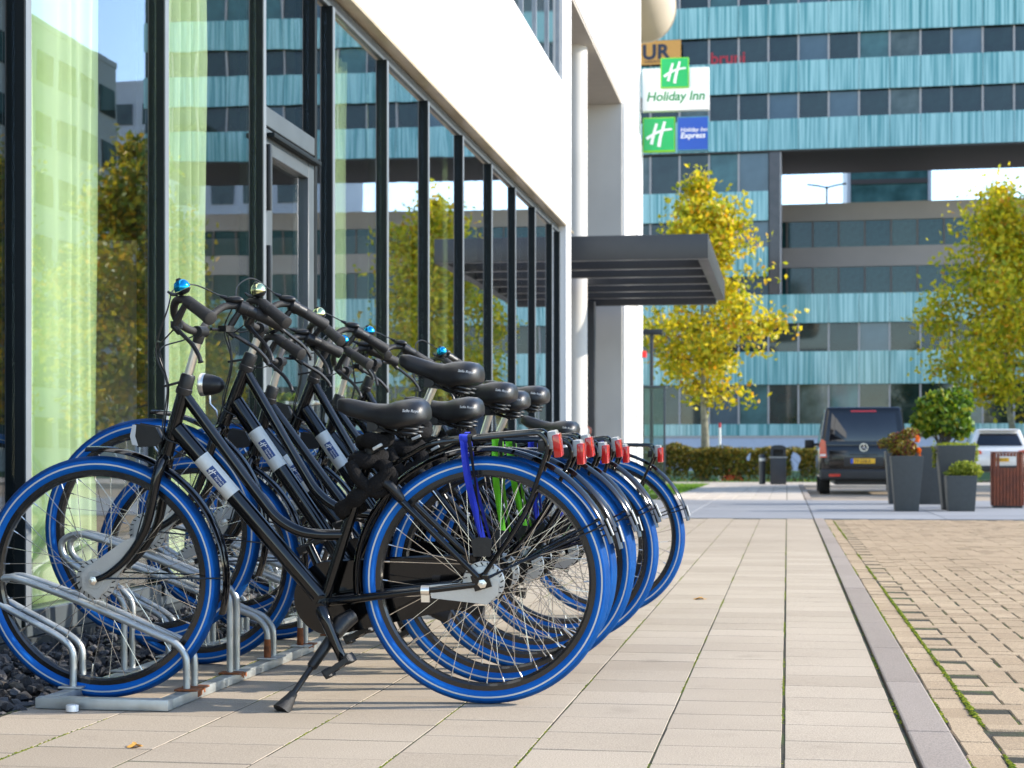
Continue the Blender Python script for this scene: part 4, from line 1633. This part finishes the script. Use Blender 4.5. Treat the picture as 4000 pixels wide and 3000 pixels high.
def block(name, x0, x1, y0, y1, h, mat, face, label, floors, nb, shear=0):
    r_ = empty(name, ((x0 + x1) / 2, (y0 + y1) / 2, 0))
    tag(r_, label, 'building')
    lx, ly = (x1 - x0) / 2, (y1 - y0) / 2
    MB().bx(-lx, lx, -ly, ly, -.1, h).build('wall', mat, r_, smooth=False)
    MB().bx(-lx - .05, lx + .05, -ly - .05, ly + .05, h + .002, h + .35).build('roof', mat, r_, smooth=False)
    fh = (h - 1) / floors
    for f in range(floors):
        for i in range(nb):
            t = (i + .5) / nb
            if face == 'x':
                w = 2 * ly / nb
                b = MB().box((-lx - .03, -ly + 2 * ly * t, 1.2 + f * fh + .9), (.12, w * .72, fh * .5))
            else:
                w = 2 * lx / nb
                b = MB().box((-lx + 2 * lx * t, -ly - .03, 1.2 + f * fh + .9), (w * .72, .12, fh * .5))
            b.build('window', winm, r_, smooth=False)
    return r_


block('apartment_block', 34.3, 50, 66, 101, 24.1, greenb, 'x', 'grey block along the far side of the road, mirrored in the glass', 7, 12)
block('hospital_block', 36, 80, 150, 170, 34, palem, 'y', 'pale banded block far behind, mirrored in the second pane', 9, 14)

tw = T0 = empty('glass_tower', (8.5, 152, 0))
tag(tw, 'dark green glass tower glimpsed through the gap under the bridge', 'building')
MB().bx(-3.2, 3.2, 0, 12, 0, 27).build('wall', wint, tw, smooth=False)
MB().bx(-3.5, -3.21, -.1, 12, 0, 27).build('edge_strip', palem, tw, smooth=False)
MB().bx(3.21, 3.5, -.1, 12, 0, 27).build('edge_strip', palem, tw, smooth=False)
for k in range(8):
    MB().bx(-3.2, 3.2, -.12, -.02, 1.5 + k * 3.2, 1.9 + k * 3.2).build('floor_band', darkm, tw, smooth=False)

# rounded beige volume behind the hotel
bg_m = M('beige_volume', (.55, .47, .36), .6, var=.05, scale=.6)
o2 = empty('rounded_building', (-6, 46, 0))
tag(o2, 'beige building with a rounded overhanging corner behind the hotel signs', 'building')


def rrect(x0, x1, y0, y1, r, n=8):
    return arc((x1 - r, y1 - r), r, 0, pi / 2, n) + arc((x0 + r, y1 - r), r, pi / 2, pi, n) + arc((x0 + r, y0 + r), r, pi, 1.5 * pi, n) + arc((x1 - r, y0 + r), r, 1.5 * pi, 2 * pi, n)


for nm, dx, dz, y0, y1 in (('overhang', 0, 0, -2, 4), ('overhang_edge', -.28, .3, -2.4, -2.001), ('overhang_panel', -.62, .62, -2.7, -2.401)):
    pts = [(-8, 20), (-8, 12.5 + dz), (1.6 + dx, 12.5 + dz)] + [(2.05 + dx + .8 * sin(t), 13.5 + dz - .95 * cos(t)) for t in [pi / 2 * k / 8 for k in range(1, 9)]] + [(2.6 + dx, 20)]
    MB().prism(pts, y0, y1, 'y').build(nm, bg_m, o2, bevel=.05)
MB().bx(-8, .5, -1, 3, 0, 11.7).build('wall', greyw, o2)

# ================================================================== TREES
barkm = M('pale_bark', (.22, .21, .15), .85, var=.35, scale=7, bump=.5, bscale=30)
branchm = M('branch_bark', (.09, .075, .05), .85, var=.3, scale=9)
leafm = M('autumn_leaf', ramp=[(.0, (.22, .28, .015)), (.3, (.5, .5, .02)), (.6, (.75, .6, .02)), (.85, (.84, .66, .03)), (.94, (.7, .32, .015)), (1., (.34, .42, .03))], rough=.5, island=True, transl=.5)
leafg = M('green_autumn_leaf', ramp=[(.0, (.1, .17, .012)), (.45, (.28, .28, .012)), (.8, (.55, .43, .015)), (1., (.6, .32, .015))], rough=.5, island=True, transl=.4)


def leaf_at(b, p, s, r):
    n = Vector((r.gauss(0, 1), r.gauss(0, 1), r.gauss(0, .8) + .5)).normalized()
    u = n.orthogonal().normalized()
    u = Matrix.Rotation(r.random() * 6.28, 3, n) @ u
    v = n.cross(u)
    l, w = s * r.uniform(.75, 1.2), s * r.uniform(.6, .95)
    b.add([p - u * l * .5, p + v * w * .42 - u * l * .05 + n * .1 * s, p + u * l * .5, p - v * w * .42 - u * l * .05 + n * .1 * s], [(0, 1, 2, 3)])


def tree(x, y, h, cr, base, label, seed, n_leaf, lean_=(0, 0), leaf=.13, lmat=None, trunk_r=.13, peak=.35):
    r = random.Random(seed)
    root = empty('tree', (x, y, -.02))
    tag(root, label, 'tree', 'autumn street trees')
    tk = MB()
    tp = [(0, 0, 0), (.02, .01, base * .5), (lean_[0] * .4, 0, base), (lean_[0] * .7, 0, base + (h - base) * .4), (lean_[0], 0, h * .96)]
    tk.tube(smooth_path(tp, 6), [trunk_r * (1.15 - 1.08 * i / 24) for i in range(25)], 10)
    tk.build('trunk', barkm, root)
    br = MB()
    tips = []

    def rad(z):
        t = (z - base) / (h - base)
        if t < 0:
            return 0
        return cr * (min(1, .45 + t / .28 * .55) if t < .28 else max(.05, (1 - (t - .28) / .74)) ** .8)

    nlimb = 26
    for i in range(nlimb):
        t = (i + r.random()) / nlimb
        z0 = base * .92 + (h - base) * t * .86
        a = i * 2.399 + r.gauss(0, .3)
        tgt = rad(z0 + .12 * (h - base)) * r.uniform(.7, 1.12)
        p0 = Vector((lean_[0] * z0 / h, 0, z0))
        up_ = (h - base) * .1 * r.uniform(.5, 1.5)
        p2 = p0 + Vector((cos(a) * tgt, sin(a) * tgt, up_))
        p1 = p0.lerp(p2, .5) + Vector((0, 0, -.08 * tgt))
        rr = .045 * (1 - t * .7)
        q = smooth_path([p0, p1, p2], 4)
        br.tube(q, [rr * (1 - .85 * k / (len(q) - 1)) for k in range(len(q))], 5)
        for s in range(7):
            k = r.uniform(.25, 1.)
            c = q[int(k * (len(q) - 1))]
            d = Vector((r.gauss(0, 1), r.gauss(0, 1), r.gauss(.2, .7))).normalized() * r.uniform(.2, .62) * cr / 2.2
            br.tube([c, c + d * .5 + Vector((0, 0, .02)), c + d], [.012, .008, .003], 4)
            tips.append((c + d, .23 * cr / 2.2))
            tips.append((c + d * .5, .19 * cr / 2.2))
    for s in range(10):
        tips.append((Vector((lean_[0], 0, h * (.9 + .1 * r.random()))), .2))
    br.build('branches', branchm, root)
    lf = MB()
    for i in range(n_leaf):
        c, sg = tips[r.randrange(len(tips))]
        p = c + Vector((r.gauss(0, sg), r.gauss(0, sg), r.gauss(0, sg * .8)))
        leaf_at(lf, p, leaf, r)
    o = lf.build('crown', lmat or leafm, root, smooth=False, fix=False)
    return root


tree(-2.55, 54.9, 9.6, 2.65, 2.9, 'yellow street tree standing beside the entrance canopy', 4, 9000, (-.1, 0), .205, trunk_r=.14)
tree(8.1, 66.0, 10.6, 3.8, 2.9, 'golden street tree standing behind the white car and planters', 9, 12000, (-.45, 0), .23, trunk_r=.15)
tree(9.6, 39.5, 8.2, 2.6, 1.8, 'bushy yellow-green street tree mirrored low in the second pane', 14, 9000, (0, 0), .2, leafg)
tree(16.5, 46.5, 9.5, 2.8, 1.8, 'yellow-green street tree mirrored in the leftmost pane', 17, 9000, (0, 0), .2, leafg)
tree(11.5, 47.5, 6.8, 2.4, 1.4, 'small yellow-green street tree mirrored between the first panes', 19, 8000, (0, 0), .2, leafg)

# hedge
hedgem = M('hedge_leaf', ramp=[(.0, (.05, .085, .012)), (.4, (.14, .13, .018)), (.7, (.26, .19, .022)), (.9, (.4, .25, .025)), (1., (.2, .28, .025))], rough=.6, island=True, transl=.3)


def hedge(x0, x1, y0, y1, h, n, label, seed):
    r = random.Random(seed)
    root = empty('hedge', ((x0 + x1) / 2, (y0 + y1) / 2, -.03))
    tag(root, label, 'hedge', 'clipped hedges in front of the office block')
    st = MB()
    cx, cy = (x0 + x1) / 2, (y0 + y1) / 2
    for i in range(int((x1 - x0) * 4)):
        x, y = r.uniform(x0, x1) - cx, r.uniform(y0 + .1, y1 - .1) - cy
        st.tube([(x, y, 0), (x + r.gauss(0, .08), y, h * .45), (x + r.gauss(0, .15), y + r.gauss(0, .1), h * .85)], [.014, .01, .004], 4)
    st.build('stems', branchm, root)
    lf = MB()
    for i in range(n):
        x, y = r.uniform(x0, x1), r.uniform(y0, y1)
        top = h * (.92 + .16 * mnoise.noise(Vector((x * 1.3, y, seed))))
        z = top * (r.random() ** .6)
        if z < .2 and r.random() < .6:
            continue
        if mnoise.noise(Vector((x * 2.2, seed * 3., z * 2.2))) < -.45:
            continue
        leaf_at(lf, Vector((x - cx, y - cy, z)), .1, r)
    lf.build('foliage', hedgem, root, smooth=False, fix=False)


hedge(-4.4, 2.4, 54.2, 55.0, 1.15, 20000, 'low clipped autumn hedge behind the bollard and dark bin', 3)
hedge(2.7, 5.2, 54.2, 55.0, 1.1, 7000, 'low clipped autumn hedge continuing behind the van and car', 5)

# ================================================================== STREET FURNITURE
def T(x, y, z=0, rz=0., name='thing', label='', cat='', group=None):
    o = empty(name, (x, y, z), rz)
    tag(o, label, cat, group)
    return o


stm = M('street_steel', (.025, .027, .032), .4, var=.12, rvar=.08)
lp = T(-3.05, 40, 0, 0, 'street_lamp', 'slim dark lamp post beside the pale entrance pier', 'lamp post')
MB().tube([(0, 0, 0), (0, 0, 3.5)], .045, 12).build('post', stm, lp)
MB().bx(-.2, .25, -.12, .12, 3.5, 3.62).build('lamp_head', stm, lp, bevel=.02)
MB().lathe([(.09, 0), (.09, .02), (.06, .05), (.045, .06)], 12, 'z').build('base', stm, lp)
wsn = T(-2.9, 38.2, 0, 0, 'glass_screen', 'glass wind screen with a dark frame past the entrance pier', 'screen')
MB().bx(-.29, -.18, -.06, .06, 0, 2.3).build('post', stm, wsn, bevel=.008)
MB().bx(-.179, .24, -.012, -.006, .1, 2.22).build('glass_pane', glass_mat('screen_glass', (.7, .85, .8), 1.0, .06), wsn, smooth=False)
MB().bx(-.179, .3, -.03, .5, 2.225, 2.26).build('top_frame', framel, wsn, bevel=.006)
MB().bx(.241, .29, -.02, .02, 0, 2.22).build('post', framel, wsn, bevel=.006)
bo = T(-.66, 47.3, 0, 0, 'bollard', 'short dark bollard with a pale band beside the dark bin', 'bollard')
MB().lathe([(.085, 0), (.085, .62)], 16, 'z').build('body', stm, bo)
MB().lathe([(.087, .62), (.087, .7)], 16, 'z').build('band', white_st, bo)
MB().lathe([(.085, .7), (.085, .76), (.06, .8), (.001, .805)], 16, 'z').build('cap', stm, bo)
bi = T(-.24, 47.2, 0, 0, 'litter_bin', 'dark metal litter bin with a domed top beside the bollard', 'litter bin')
MB().bx(-.21, .21, -.2, .2, 0, .72).build('body', stm, bi, bevel=.01)
MB().bx(-.2, .2, .1, .2, .72, .93).bx(-.2, -.13, -.2, .1, .72, .93).bx(.13, .2, -.2, .1, .72, .93).build('hood_sides', stm, bi)
MB().prism([(-.2, .932), (.2, .932), (.19, .985), (.1, 1.03), (-.1, 1.03), (-.19, .985)], -.2, .2, 'y').build('hood', stm, bi, bevel=.01)
MB().bx(-.24, .24, -.215, .215, .7, .735).build('rim', M('bin_rim', (.3, .3, .3), .4, .6), bi)
mp_ = T(-2.1, 55.6, 0, 0, 'marker_post', 'thin white marker post with a red top behind the hedge path', 'post')
MB().tube([(0, 0, 0), (0, 0, 1.65)], .04, 10).build('pole', print_w, mp_)
MB().tube([(0, 0, 1.651), (0, 0, 1.8)], .041, 10).build('red_top', M('post_red', (.5, .02, .03), .5), mp_)
for i, (x, y, lab) in enumerate(((-1.9, 57.4, 'orange traffic cone half hidden behind the hedge, nearer the tree'), (-1.62, 57.45, 'red traffic cone half hidden behind the hedge, nearer the bollard'))):
    cn = T(x, y, -.03, 0, 'traffic_cone', lab, 'traffic cone', 'cones behind the hedge')
    MB().lathe([(.17, .04), (.03, .8), (.001, .8)], 16, 'z').build('cone', M('cone_orange', (.75, .06, .015), .5, var=.05), cn)
    MB().bx(-.22, .22, -.22, .22, 0, .04).build('base', MATS['cone_orange'], cn)
    MB().lathe([(.118, .3), (.087, .47)], 16, 'z').build('band', print_w, cn)

# planters
plm = M('planter_fibre', (.048, .053, .053), .55, var=.1, scale=20, rvar=.05)
soil = M('potting_soil', (.02, .015, .01), .95)


def planter(x, y, wb, wt, h, label, rz=0.):
    root = T(x, y, .005, rz, 'planter', label, 'planter', 'grey planters on the crossing')
    b = MB()
    t = .025

    def ring(w, z):
        return [(-w / 2, -w / 2, z), (w / 2, -w / 2, z), (w / 2, w / 2, z), (-w / 2, w / 2, z)]
    b.loft([ring(wb, 0), ring(wt, h), ring(wt - 2 * t, h), ring(wt - 3 * t, h - .06)], caps=False)
    b.add(ring(wb, 0), [(3, 2, 1, 0)])
    b.build('pot', plm, root, bevel=.006)
    w = wt - 3 * t
    MB().add([(-w / 2, -w / 2, h - .05), (w / 2, -w / 2, h - .05), (w / 2, w / 2, h - .05), (-w / 2, w / 2, h - .05)], [(0, 1, 2, 3)]).build('soil', soil, root)
    return root


def foliage(name, parent_label, x, y, z, cfg, n, leaf, mat, label, cat, seed, stems=10, group=None):
    """a bushy plant: stems plus leaves inside ellipsoid clumps cfg=[(dx,dy,dz,rx,ry,rz,weight)]"""
    r = random.Random(seed)
    root = T(x, y, z, 0, name, label, cat, group)
    st = MB()
    for i in range(stems):
        c = cfg[r.randrange(len(cfg))]
        p = Vector((c[0] + r.gauss(0, c[3] * .5), c[1] + r.gauss(0, c[4] * .5), c[2] + r.uniform(-.2, .5) * c[5]))
        st.tube(smooth_path([(r.gauss(0, .05), r.gauss(0, .05), 0), (p.x * .5, p.y * .5, p.z * .55), p], 3), [.009] * 3 + [.006] * 3 + [.003], 5)
    st.build('stems', branchm, root)
    lf = MB()
    for i in range(n):
        c = r.choices(cfg, [q[6] for q in cfg])[0]
        while True:
            q = Vector((r.uniform(-1, 1), r.uniform(-1, 1), r.uniform(-1, 1)))
            if .25 < q.length < 1:
                break
        leaf_at(lf, Vector((c[0] + q.x * c[3], c[1] + q.y * c[4], c[2] + q.z * c[5])), leaf, r)
    lf.build('leaves', mat, root, smooth=False, fix=False)
    return root


shrubm = M('shrub_leaf', ramp=[(.0, (.03, .09, .008)), (.4, (.1, .2, .01)), (.75, (.22, .32, .015)), (1., (.45, .4, .02))], rough=.45, island=True, transl=.35)
sedumm = M('sedum_leaf', ramp=[(.0, (.06, .10, .01)), (.35, (.24, .2, .02)), (.6, (.42, .3, .02)), (.75, (.16, .02, .018)), (1., (.24, .035, .03))], rough=.6, island=True, transl=.25)
orangef = M('orange_petal', ramp=[(0., (.75, .1, .01)), (1., (.85, .28, .015))], rough=.5, island=True, transl=.3)
herbm = M('herb_leaf', ramp=[(.0, (.1, .16, .012)), (.5, (.26, .32, .02)), (1., (.5, .48, .05))], rough=.6, island=True, transl=.35)

planter(1.546, 23.68, .30, .415, .725, 'grey tapered planter with red and orange flowers, front of the group')
planter(1.69, 27.4, .32, .44, .80, 'tall grey planter half hidden behind the one with red flowers')
planter(2.141, 27.3, .33, .5, .86, 'tall grey planter behind the group, holding the big green shrub')
planter(2.236, 24.38, .34, .5, .865, 'tall grey planter overhung by trailing leaves, behind the smallest one')
planter(2.25, 23.78, .335, .395, .467, 'smallest grey planter, with a feathery yellow-green plant')
foliage('flowering_plant', '', 1.5, 23.68, .69, [(0, 0, .14, .2, .18, .13, 3), (-.2, 0, .2, .13, .1, .08, 1), (.1, .05, .34, .14, .12, .07, 1.2), (-.05, .05, .28, .16, .12, .07, 1)], 1500, .045, sedumm, 'red and yellow sedum plant in the front planter', 'plant', 31)
foliage('orange_flower', '', 1.68, 23.58, .69, [(0, 0, .26, .035, .035, .045, 1), (.02, 0, .11, .03, .03, .04, 1), (.03, -.02, .02, .03, .03, .03, .6)], 160, .04, orangef, 'bright orange blooms in the front planter beside the sedum', 'flower', 33, 4)
foliage('shrub', '', 2.33, 27.3, .82, [(0, 0, .58, .45, .35, .35, 4), (-.25, 0, .42, .25, .2, .22, 2), (.2, .05, .75, .25, .22, .2, 2), (.25, 0, .35, .2, .2, .2, 1)], 2300, .11, shrubm, 'big green shrub growing from the tall planter at the back', 'shrub', 35, 30)
foliage('trailing_plant', '', 2.236, 24.38, .84, [(0, 0, .03, .27, .25, .04, 3), (.25, -.1, -.08, .05, .1, .16, 1), (-.28, -.05, -.1, .03, .05, .2, .5)], 900, .04, herbm, 'trailing yellow-green plant spilling over the tall planter', 'plant', 37, 6)
foliage('feathery_plant', '', 2.28, 23.78, .43, [(.02, 0, .12, .2, .17, .12, 3), (.13, 0, .1, .14, .12, .1, 1), (-.15, 0, .06, .1, .1, .06, .6)], 1500, .04, herbm, 'feathery yellow-green plant in the smallest planter', 'plant', 39, 14)
foliage('shrub', '', 1.69, 27.4, .76, [(0, 0, .1, .2, .2, .1, 1)], 400, .05, shrubm, 'low green plant in the half hidden planter', 'plant', 41)

# wooden bin
wbn = T(3.05, 25.48, .005, radians(-4), 'wooden_bin', 'reddish wooden slatted litter bin beside the white car', 'litter bin')
woodm = M('red_hardwood', ramp=[(.25, (.1, .02, .007)), (.6, (.22, .045, .012)), (.85, (.15, .03, .01))], rough=.45, scale=9)
wd = .40
for i in range(9):
    x = -wd / 2 + .022 + i * (wd - .044) / 8
    if 2 <= i <= 6:
        MB().bx(x - .019, x + .019, -wd / 2, -wd / 2 + .02, .03, .56).build('slat', woodm, wbn, bevel=.003, seg=1)
        MB().bx(x - .019, x + .019, -wd / 2, -wd / 2 + .02, .72, .765).build('slat', woodm, wbn, bevel=.003, seg=1)
    else:
        MB().bx(x - .019, x + .019, -wd / 2, -wd / 2 + .02, .03, .765).build('slat', woodm, wbn, bevel=.003, seg=1)
for i in range(9):
    y = -wd / 2 + .04 + i * (wd - .06) / 8
    MB().bx(-wd / 2 - .021, -wd / 2 - .001, y - .017, y + .017, .03, .765).build('slat', woodm, wbn, bevel=.003, seg=1)
    MB().bx(wd / 2 + .001, wd / 2 + .021, y - .017, y + .017, .03, .765).build('slat', woodm, wbn, bevel=.003, seg=1)
for sx in (-1, 1):
    for sy in (-1, 1):
        MB().box((sx * (wd / 2 - .02), sy * (wd / 2 - .045), .39), (.03, .03, .77)).build('post', stm, wbn)
MB().bx(-wd / 2 - .025, wd / 2 + .025, -wd / 2 - .01, wd / 2 + .02, .768, .785).build('lid', woodm, wbn, bevel=.004)
MB().bx(-wd / 2, wd / 2, -wd / 2 + .022, wd / 2, 0, .03).build('base', stm, wbn)
MB().bx(-.15, .15, -.12, .15, .035, .52).build('liner', stm, wbn)

# bottle cap and leaf on the paving
capo = tag(MB().lathe([(.001, .0), (.017, 0), (.0175, .003), (.0175, .016), (.016, .018), (.001, .018)], 20, 'z').build('bottle_cap', M('cap_white', (.8, .8, .78), .35)), 'small white plastic bottle cap lying beside the rack beam', 'bottle cap')
capo.location = (-1.955, 4.62, .003)

for x, y, sz, lab in ((-.43, 8.78, .035, 'yellow fallen leaf lying on the paving beside the far bicycles'), (-1.565, 4.08, .022, 'small brown fallen leaf on the paving in front of the rack')):
    lfm = MB()
    ring = [(sz * (1 + .35 * cos(5 * t)) * cos(t), sz * .7 * (1 + .35 * cos(5 * t)) * sin(t), .004 + .005 * sin(2 * t)) for t in [2 * pi * k / 20 for k in range(20)]]
    lfm.add(ring + [(0, 0, .003)], [(k, (k + 1) % 20, 20) for k in range(20)])
    lo = lfm.build('fallen_leaf', M('fallen_leaf', (.55, .28, .05), .7, var=.3, scale=60))
    lo.location = (x, y, .002)
    lo.rotation_euler = (0, 0, x * 5)
    tag(lo, lab, 'leaf')

# ================================================================== VEHICLES
carblk = M('van_black', (.004, .004, .0045), .1, var=.15, scale=2, spec=.6)
carwht = M('car_white', (.72, .72, .71), .25, var=.02, coat=.8)
tyrek = M('car_tyre', (.012, .012, .012), .8, var=.2)
glk = M('car_glass', (.006, .007, .01), .03, var=.2, spec=.8)
bump_m = M('bumper_plastic', (.014, .014, .015), .5, var=.2)
plate_y = M('plate_yellow', (.75, .42, .01), .4, var=.03)
plate_b = M('plate_blue', (.01, .08, .5), .4, var=.03)
ink = M('plate_ink', (.02, .02, .02), .5)


def section(w, z0, z1, wt, y, r=.12, n=5):
    """rounded trapezoid ring in XZ at depth y"""
    pts = []
    for cx, cz, a0 in ((wt / 2 - r, z1 - r, 0), (-wt / 2 + r, z1 - r, pi / 2), (-w / 2 + r * .8, z0 + r * .8, pi), (w / 2 - r * .8, z0 + r * .8, 1.5 * pi)):
        rr = r if cz > (z0 + z1) / 2 else r * .8
        for i in range(n + 1):
            a = a0 + pi / 2 * i / n
            pts.append((cx + rr * cos(a), y, cz + rr * sin(a)))
    # add belt point widening
    return pts


def wheel_part(root, x, y, rad, w):
    wv = MB().lathe([(rad * .6, -w / 2), (rad * .94, -w / 2), (rad, -w / 2 + .03), (rad, w / 2 - .03), (rad * .94, w / 2), (rad * .6, w / 2)], 26, 'x', (x, y, rad)).build('wheel', tyrek, root)
    MB().lathe([(.001, -w / 2 + .03), (rad * .6, -w / 2 + .01), (rad * .6, w / 2 - .01), (.001, w / 2 - .03)], 20, 'x', (x, y, rad)).build('rim', alu, wv)


def plate(root, x, y, z, txt):
    p = MB().bx(x - .26, x + .26, y - .012, y, z - .055, z + .055).build('number_plate', plate_y, root, bevel=.004)
    MB().bx(x - .258, x - .205, y - .0135, y - .0125, z - .053, z + .053).build('blue_strip', plate_b, p, smooth=False)
    letters('plate_lettering', txt, ink, p, (x - .185, y - .014, z - .032), FRONT, size=.093, weight=.001, extrude=.001)


van = T(1.63, 38.75, -.1, radians(0), 'van', 'black passenger van parked with its rear towards the planters', 'van')
secs = []
for y, dz0, z1, w, wt in ((-.02, .42, 1.02, 1.78, 1.82), (.0, .40, 1.06, 1.86, 1.86), (.12, .38, 1.86, 1.92, 1.52), (.3, .38, 1.905, 1.93, 1.56), (1.2, .36, 1.93, 1.93, 1.6), (3.6, .36, 1.9, 1.93, 1.6), (4.0, .36, 1.55, 1.93, 1.62), (4.7, .36, 1.12, 1.9, 1.6), (5.0, .4, .9, 1.75, 1.5)):
    secs.append((y, dz0, z1, w, wt))
# body as lower hull + greenhouse
b = MB()
b.loft([section(w, z0, min(z1, 1.08), w, y, .1) for y, z0, z1, w, wt in secs])
b.build('body', carblk, van, angle=50)
gh = MB()
for_ring = []
for y, z1, wb, wt in ((.03, 1.1, 1.84, 1.84), (.13, 1.87, 1.84, 1.56), (.22, 1.91, 1.9, 1.6), (3.5, 1.91, 1.9, 1.6), (4.3, 1.1, 1.86, 1.6)):
    pass


def house(y0, y1, y2, y3, zb, zt, wb, wt, r=.1):
    """greenhouse: bottom rect (y0..y3), top rect (y1..y2), rounded by bevel"""
    v = [(-wb / 2, y0, zb), (wb / 2, y0, zb), (wb / 2, y3, zb), (-wb / 2, y3, zb), (-wt / 2, y1, zt), (wt / 2, y1, zt), (wt / 2, y2, zt), (-wt / 2, y2, zt)]
    return MB().add(v, [(3, 2, 1, 0), (4, 5, 6, 7), (0, 1, 5, 4), (1, 2, 6, 5), (2, 3, 7, 6), (3, 0, 4, 7)])


house(.01, .17, 3.5, 4.4, 1.0, 1.91, 1.9, 1.62).build('cabin', carblk, van, bevel=.1, seg=4, angle=50)
tilt = atan2(.16, .91)


def rear_panel(x0, x1, z0, z1, off_, topw=1.):
    f = lambda z: .01 + .16 * (z - 1.0) / .91 - off_
    cx = (x0 + x1) / 2
    return MB().add([(x0, f(z0), z0), (x1, f(z0), z0), (cx + (x1 - cx) * topw, f(z1), z1), (cx + (x0 - cx) * topw, f(z1), z1),
                     (x0, f(z0) + .02, z0), (x1, f(z0) + .02, z0), (cx + (x1 - cx) * topw, f(z1) + .02, z1), (cx + (x0 - cx) * topw, f(z1) + .02, z1)],
                    [(0, 1, 2, 3), (7, 6, 5, 4), (0, 4, 5, 1), (1, 5, 6, 2), (2, 6, 7, 3), (3, 7, 4, 0)])


rear_panel(-.74, .74, 1.16, 1.78, .008, .91).build('rear_window', glk, van, bevel=.008)
rear_panel(-.27, .27, 1.80, 1.835, .014).build('brake_light', redlens, van)
MB().bx(-.74, .74, -.032, -.022, .58, .96).build('tailgate', carblk, van, bevel=.02)
MB().bx(-.42, .42, -.036, -.0325, .62, .82).build('plate_recess', bump_m, van, bevel=.01)
plate(van, -.02, -.038, .735, 'TP-238-S')
MB().bx(-.3, .3, -.045, -.0325, .86, .885).build('tailgate_handle', carblk, van, bevel=.005)
rg = MB().lathe([(.075, -.008), (.088, -.008), (.088, .008), (.075, .008)], 24, 'y', (0, -.042, 1.03), closed_prof=True)
for k in range(3):
    a = pi / 2 + k * 2 * pi / 3
    rg.tube([(0, -.042, 1.03), (.08 * cos(a), -.042, 1.03 + .08 * sin(a))], [.014, .004], 6)
rg.build('star_badge', chrome, van)
for s in (-1, 1):
    tl = MB().prism([(s * .8, .82), (s * .925, .82), (s * .935, 1.08), (s * .9, 1.2), (s * .83, 1.16), (s * .815, 1.05)], -.035, .14, 'y').build('tail_light', redlens, van, bevel=.01)
    MB().bx(s * .87 - .058, s * .87 + .058, -.038, -.0355, .845, .88).build('reverse_light', print_w, tl)
    MB().bx(s * .62 - .12, s * .62 + .12, -.1, -.09, .40, .455).build('bumper_reflector', redlens, van)
    wheel_part(van, s * .82, .85, .33, .23)
    wheel_part(van, s * .82, 4.0, .33, .23)
    mr = MB().tube([(s * .93, 3.3, 1.12), (s * 1.02, 3.28, 1.12)], .03, 8).build('mirror_arm', bump_m, van)
    MB().box((s * 1.12, 3.25, 1.13), (.22, .12, .2)).build('mirror', bump_m, van, bevel=.04, seg=3)
MB().bx(-.93, .93, -.09, .1, .32, .56).build('bumper', bump_m, van, bevel=.05, seg=3)
MB().bx(-.6, .6, .1, 4.6, .22, .38).build('underbody', bump_m, van)

suv = T(6.2, 53.6, -.03, radians(-1), 'car', 'white estate car half hidden behind the wooden bin', 'car')
MB().loft([section(w, z0, z1, wt, y, .14) for y, z0, z1, w, wt in ((-.02, .5, .9, 1.7, 1.66), (.05, .36, 1.0, 1.8, 1.72), (.4, .3, 1.04, 1.82, 1.72), (3.4, .3, 1.0, 1.82, 1.7), (4.1, .32, .9, 1.75, 1.6), (4.3, .42, .75, 1.6, 1.5))]).build('body', carwht, suv, angle=50)
house(.1, .55, 2.2, 3.1, .98, 1.6, 1.68, 1.28).build('cabin', carwht, suv, bevel=.09, seg=3, angle=50)
MB().add([(-.68, .165, 1.09), (.68, .165, 1.09), (.54, .43, 1.46), (-.54, .43, 1.46), (-.68, .2, 1.09), (.68, .2, 1.09), (.54, .47, 1.46), (-.54, .47, 1.46)],
         [(0, 1, 2, 3), (7, 6, 5, 4), (0, 4, 5, 1), (1, 5, 6, 2), (2, 6, 7, 3), (3, 7, 4, 0)]).build('rear_window', glk, suv, bevel=.02)
MB().bx(-.56, .56, .36, .52, 1.545, 1.575).build('roof_spoiler', carwht, suv, bevel=.01)
for s in (-1, 1):
    MB().prism([(s * .52, .86), (s * .84, .84), (s * .87, .93), (s * .80, .98), (s * .55, .94)], -.05, .12, 'y').build('tail_light', redlens, suv, bevel=.01)
    wheel_part(suv, s * .78, .75, .33, .22)
    wheel_part(suv, s * .78, 3.4, .33, .22)
MB().bx(-.84, .84, -.07, .1, .34, .5).build('bumper', bump_m, suv, bevel=.04)
MB().lathe([(.045, -.006), (.06, -.006), (.06, .006), (.045, .006)], 20, 'y', (0, -.03, .9), closed_prof=True).build('badge', chrome, suv)
plate(suv, 0, -.06, .68, 'XL-482-D')
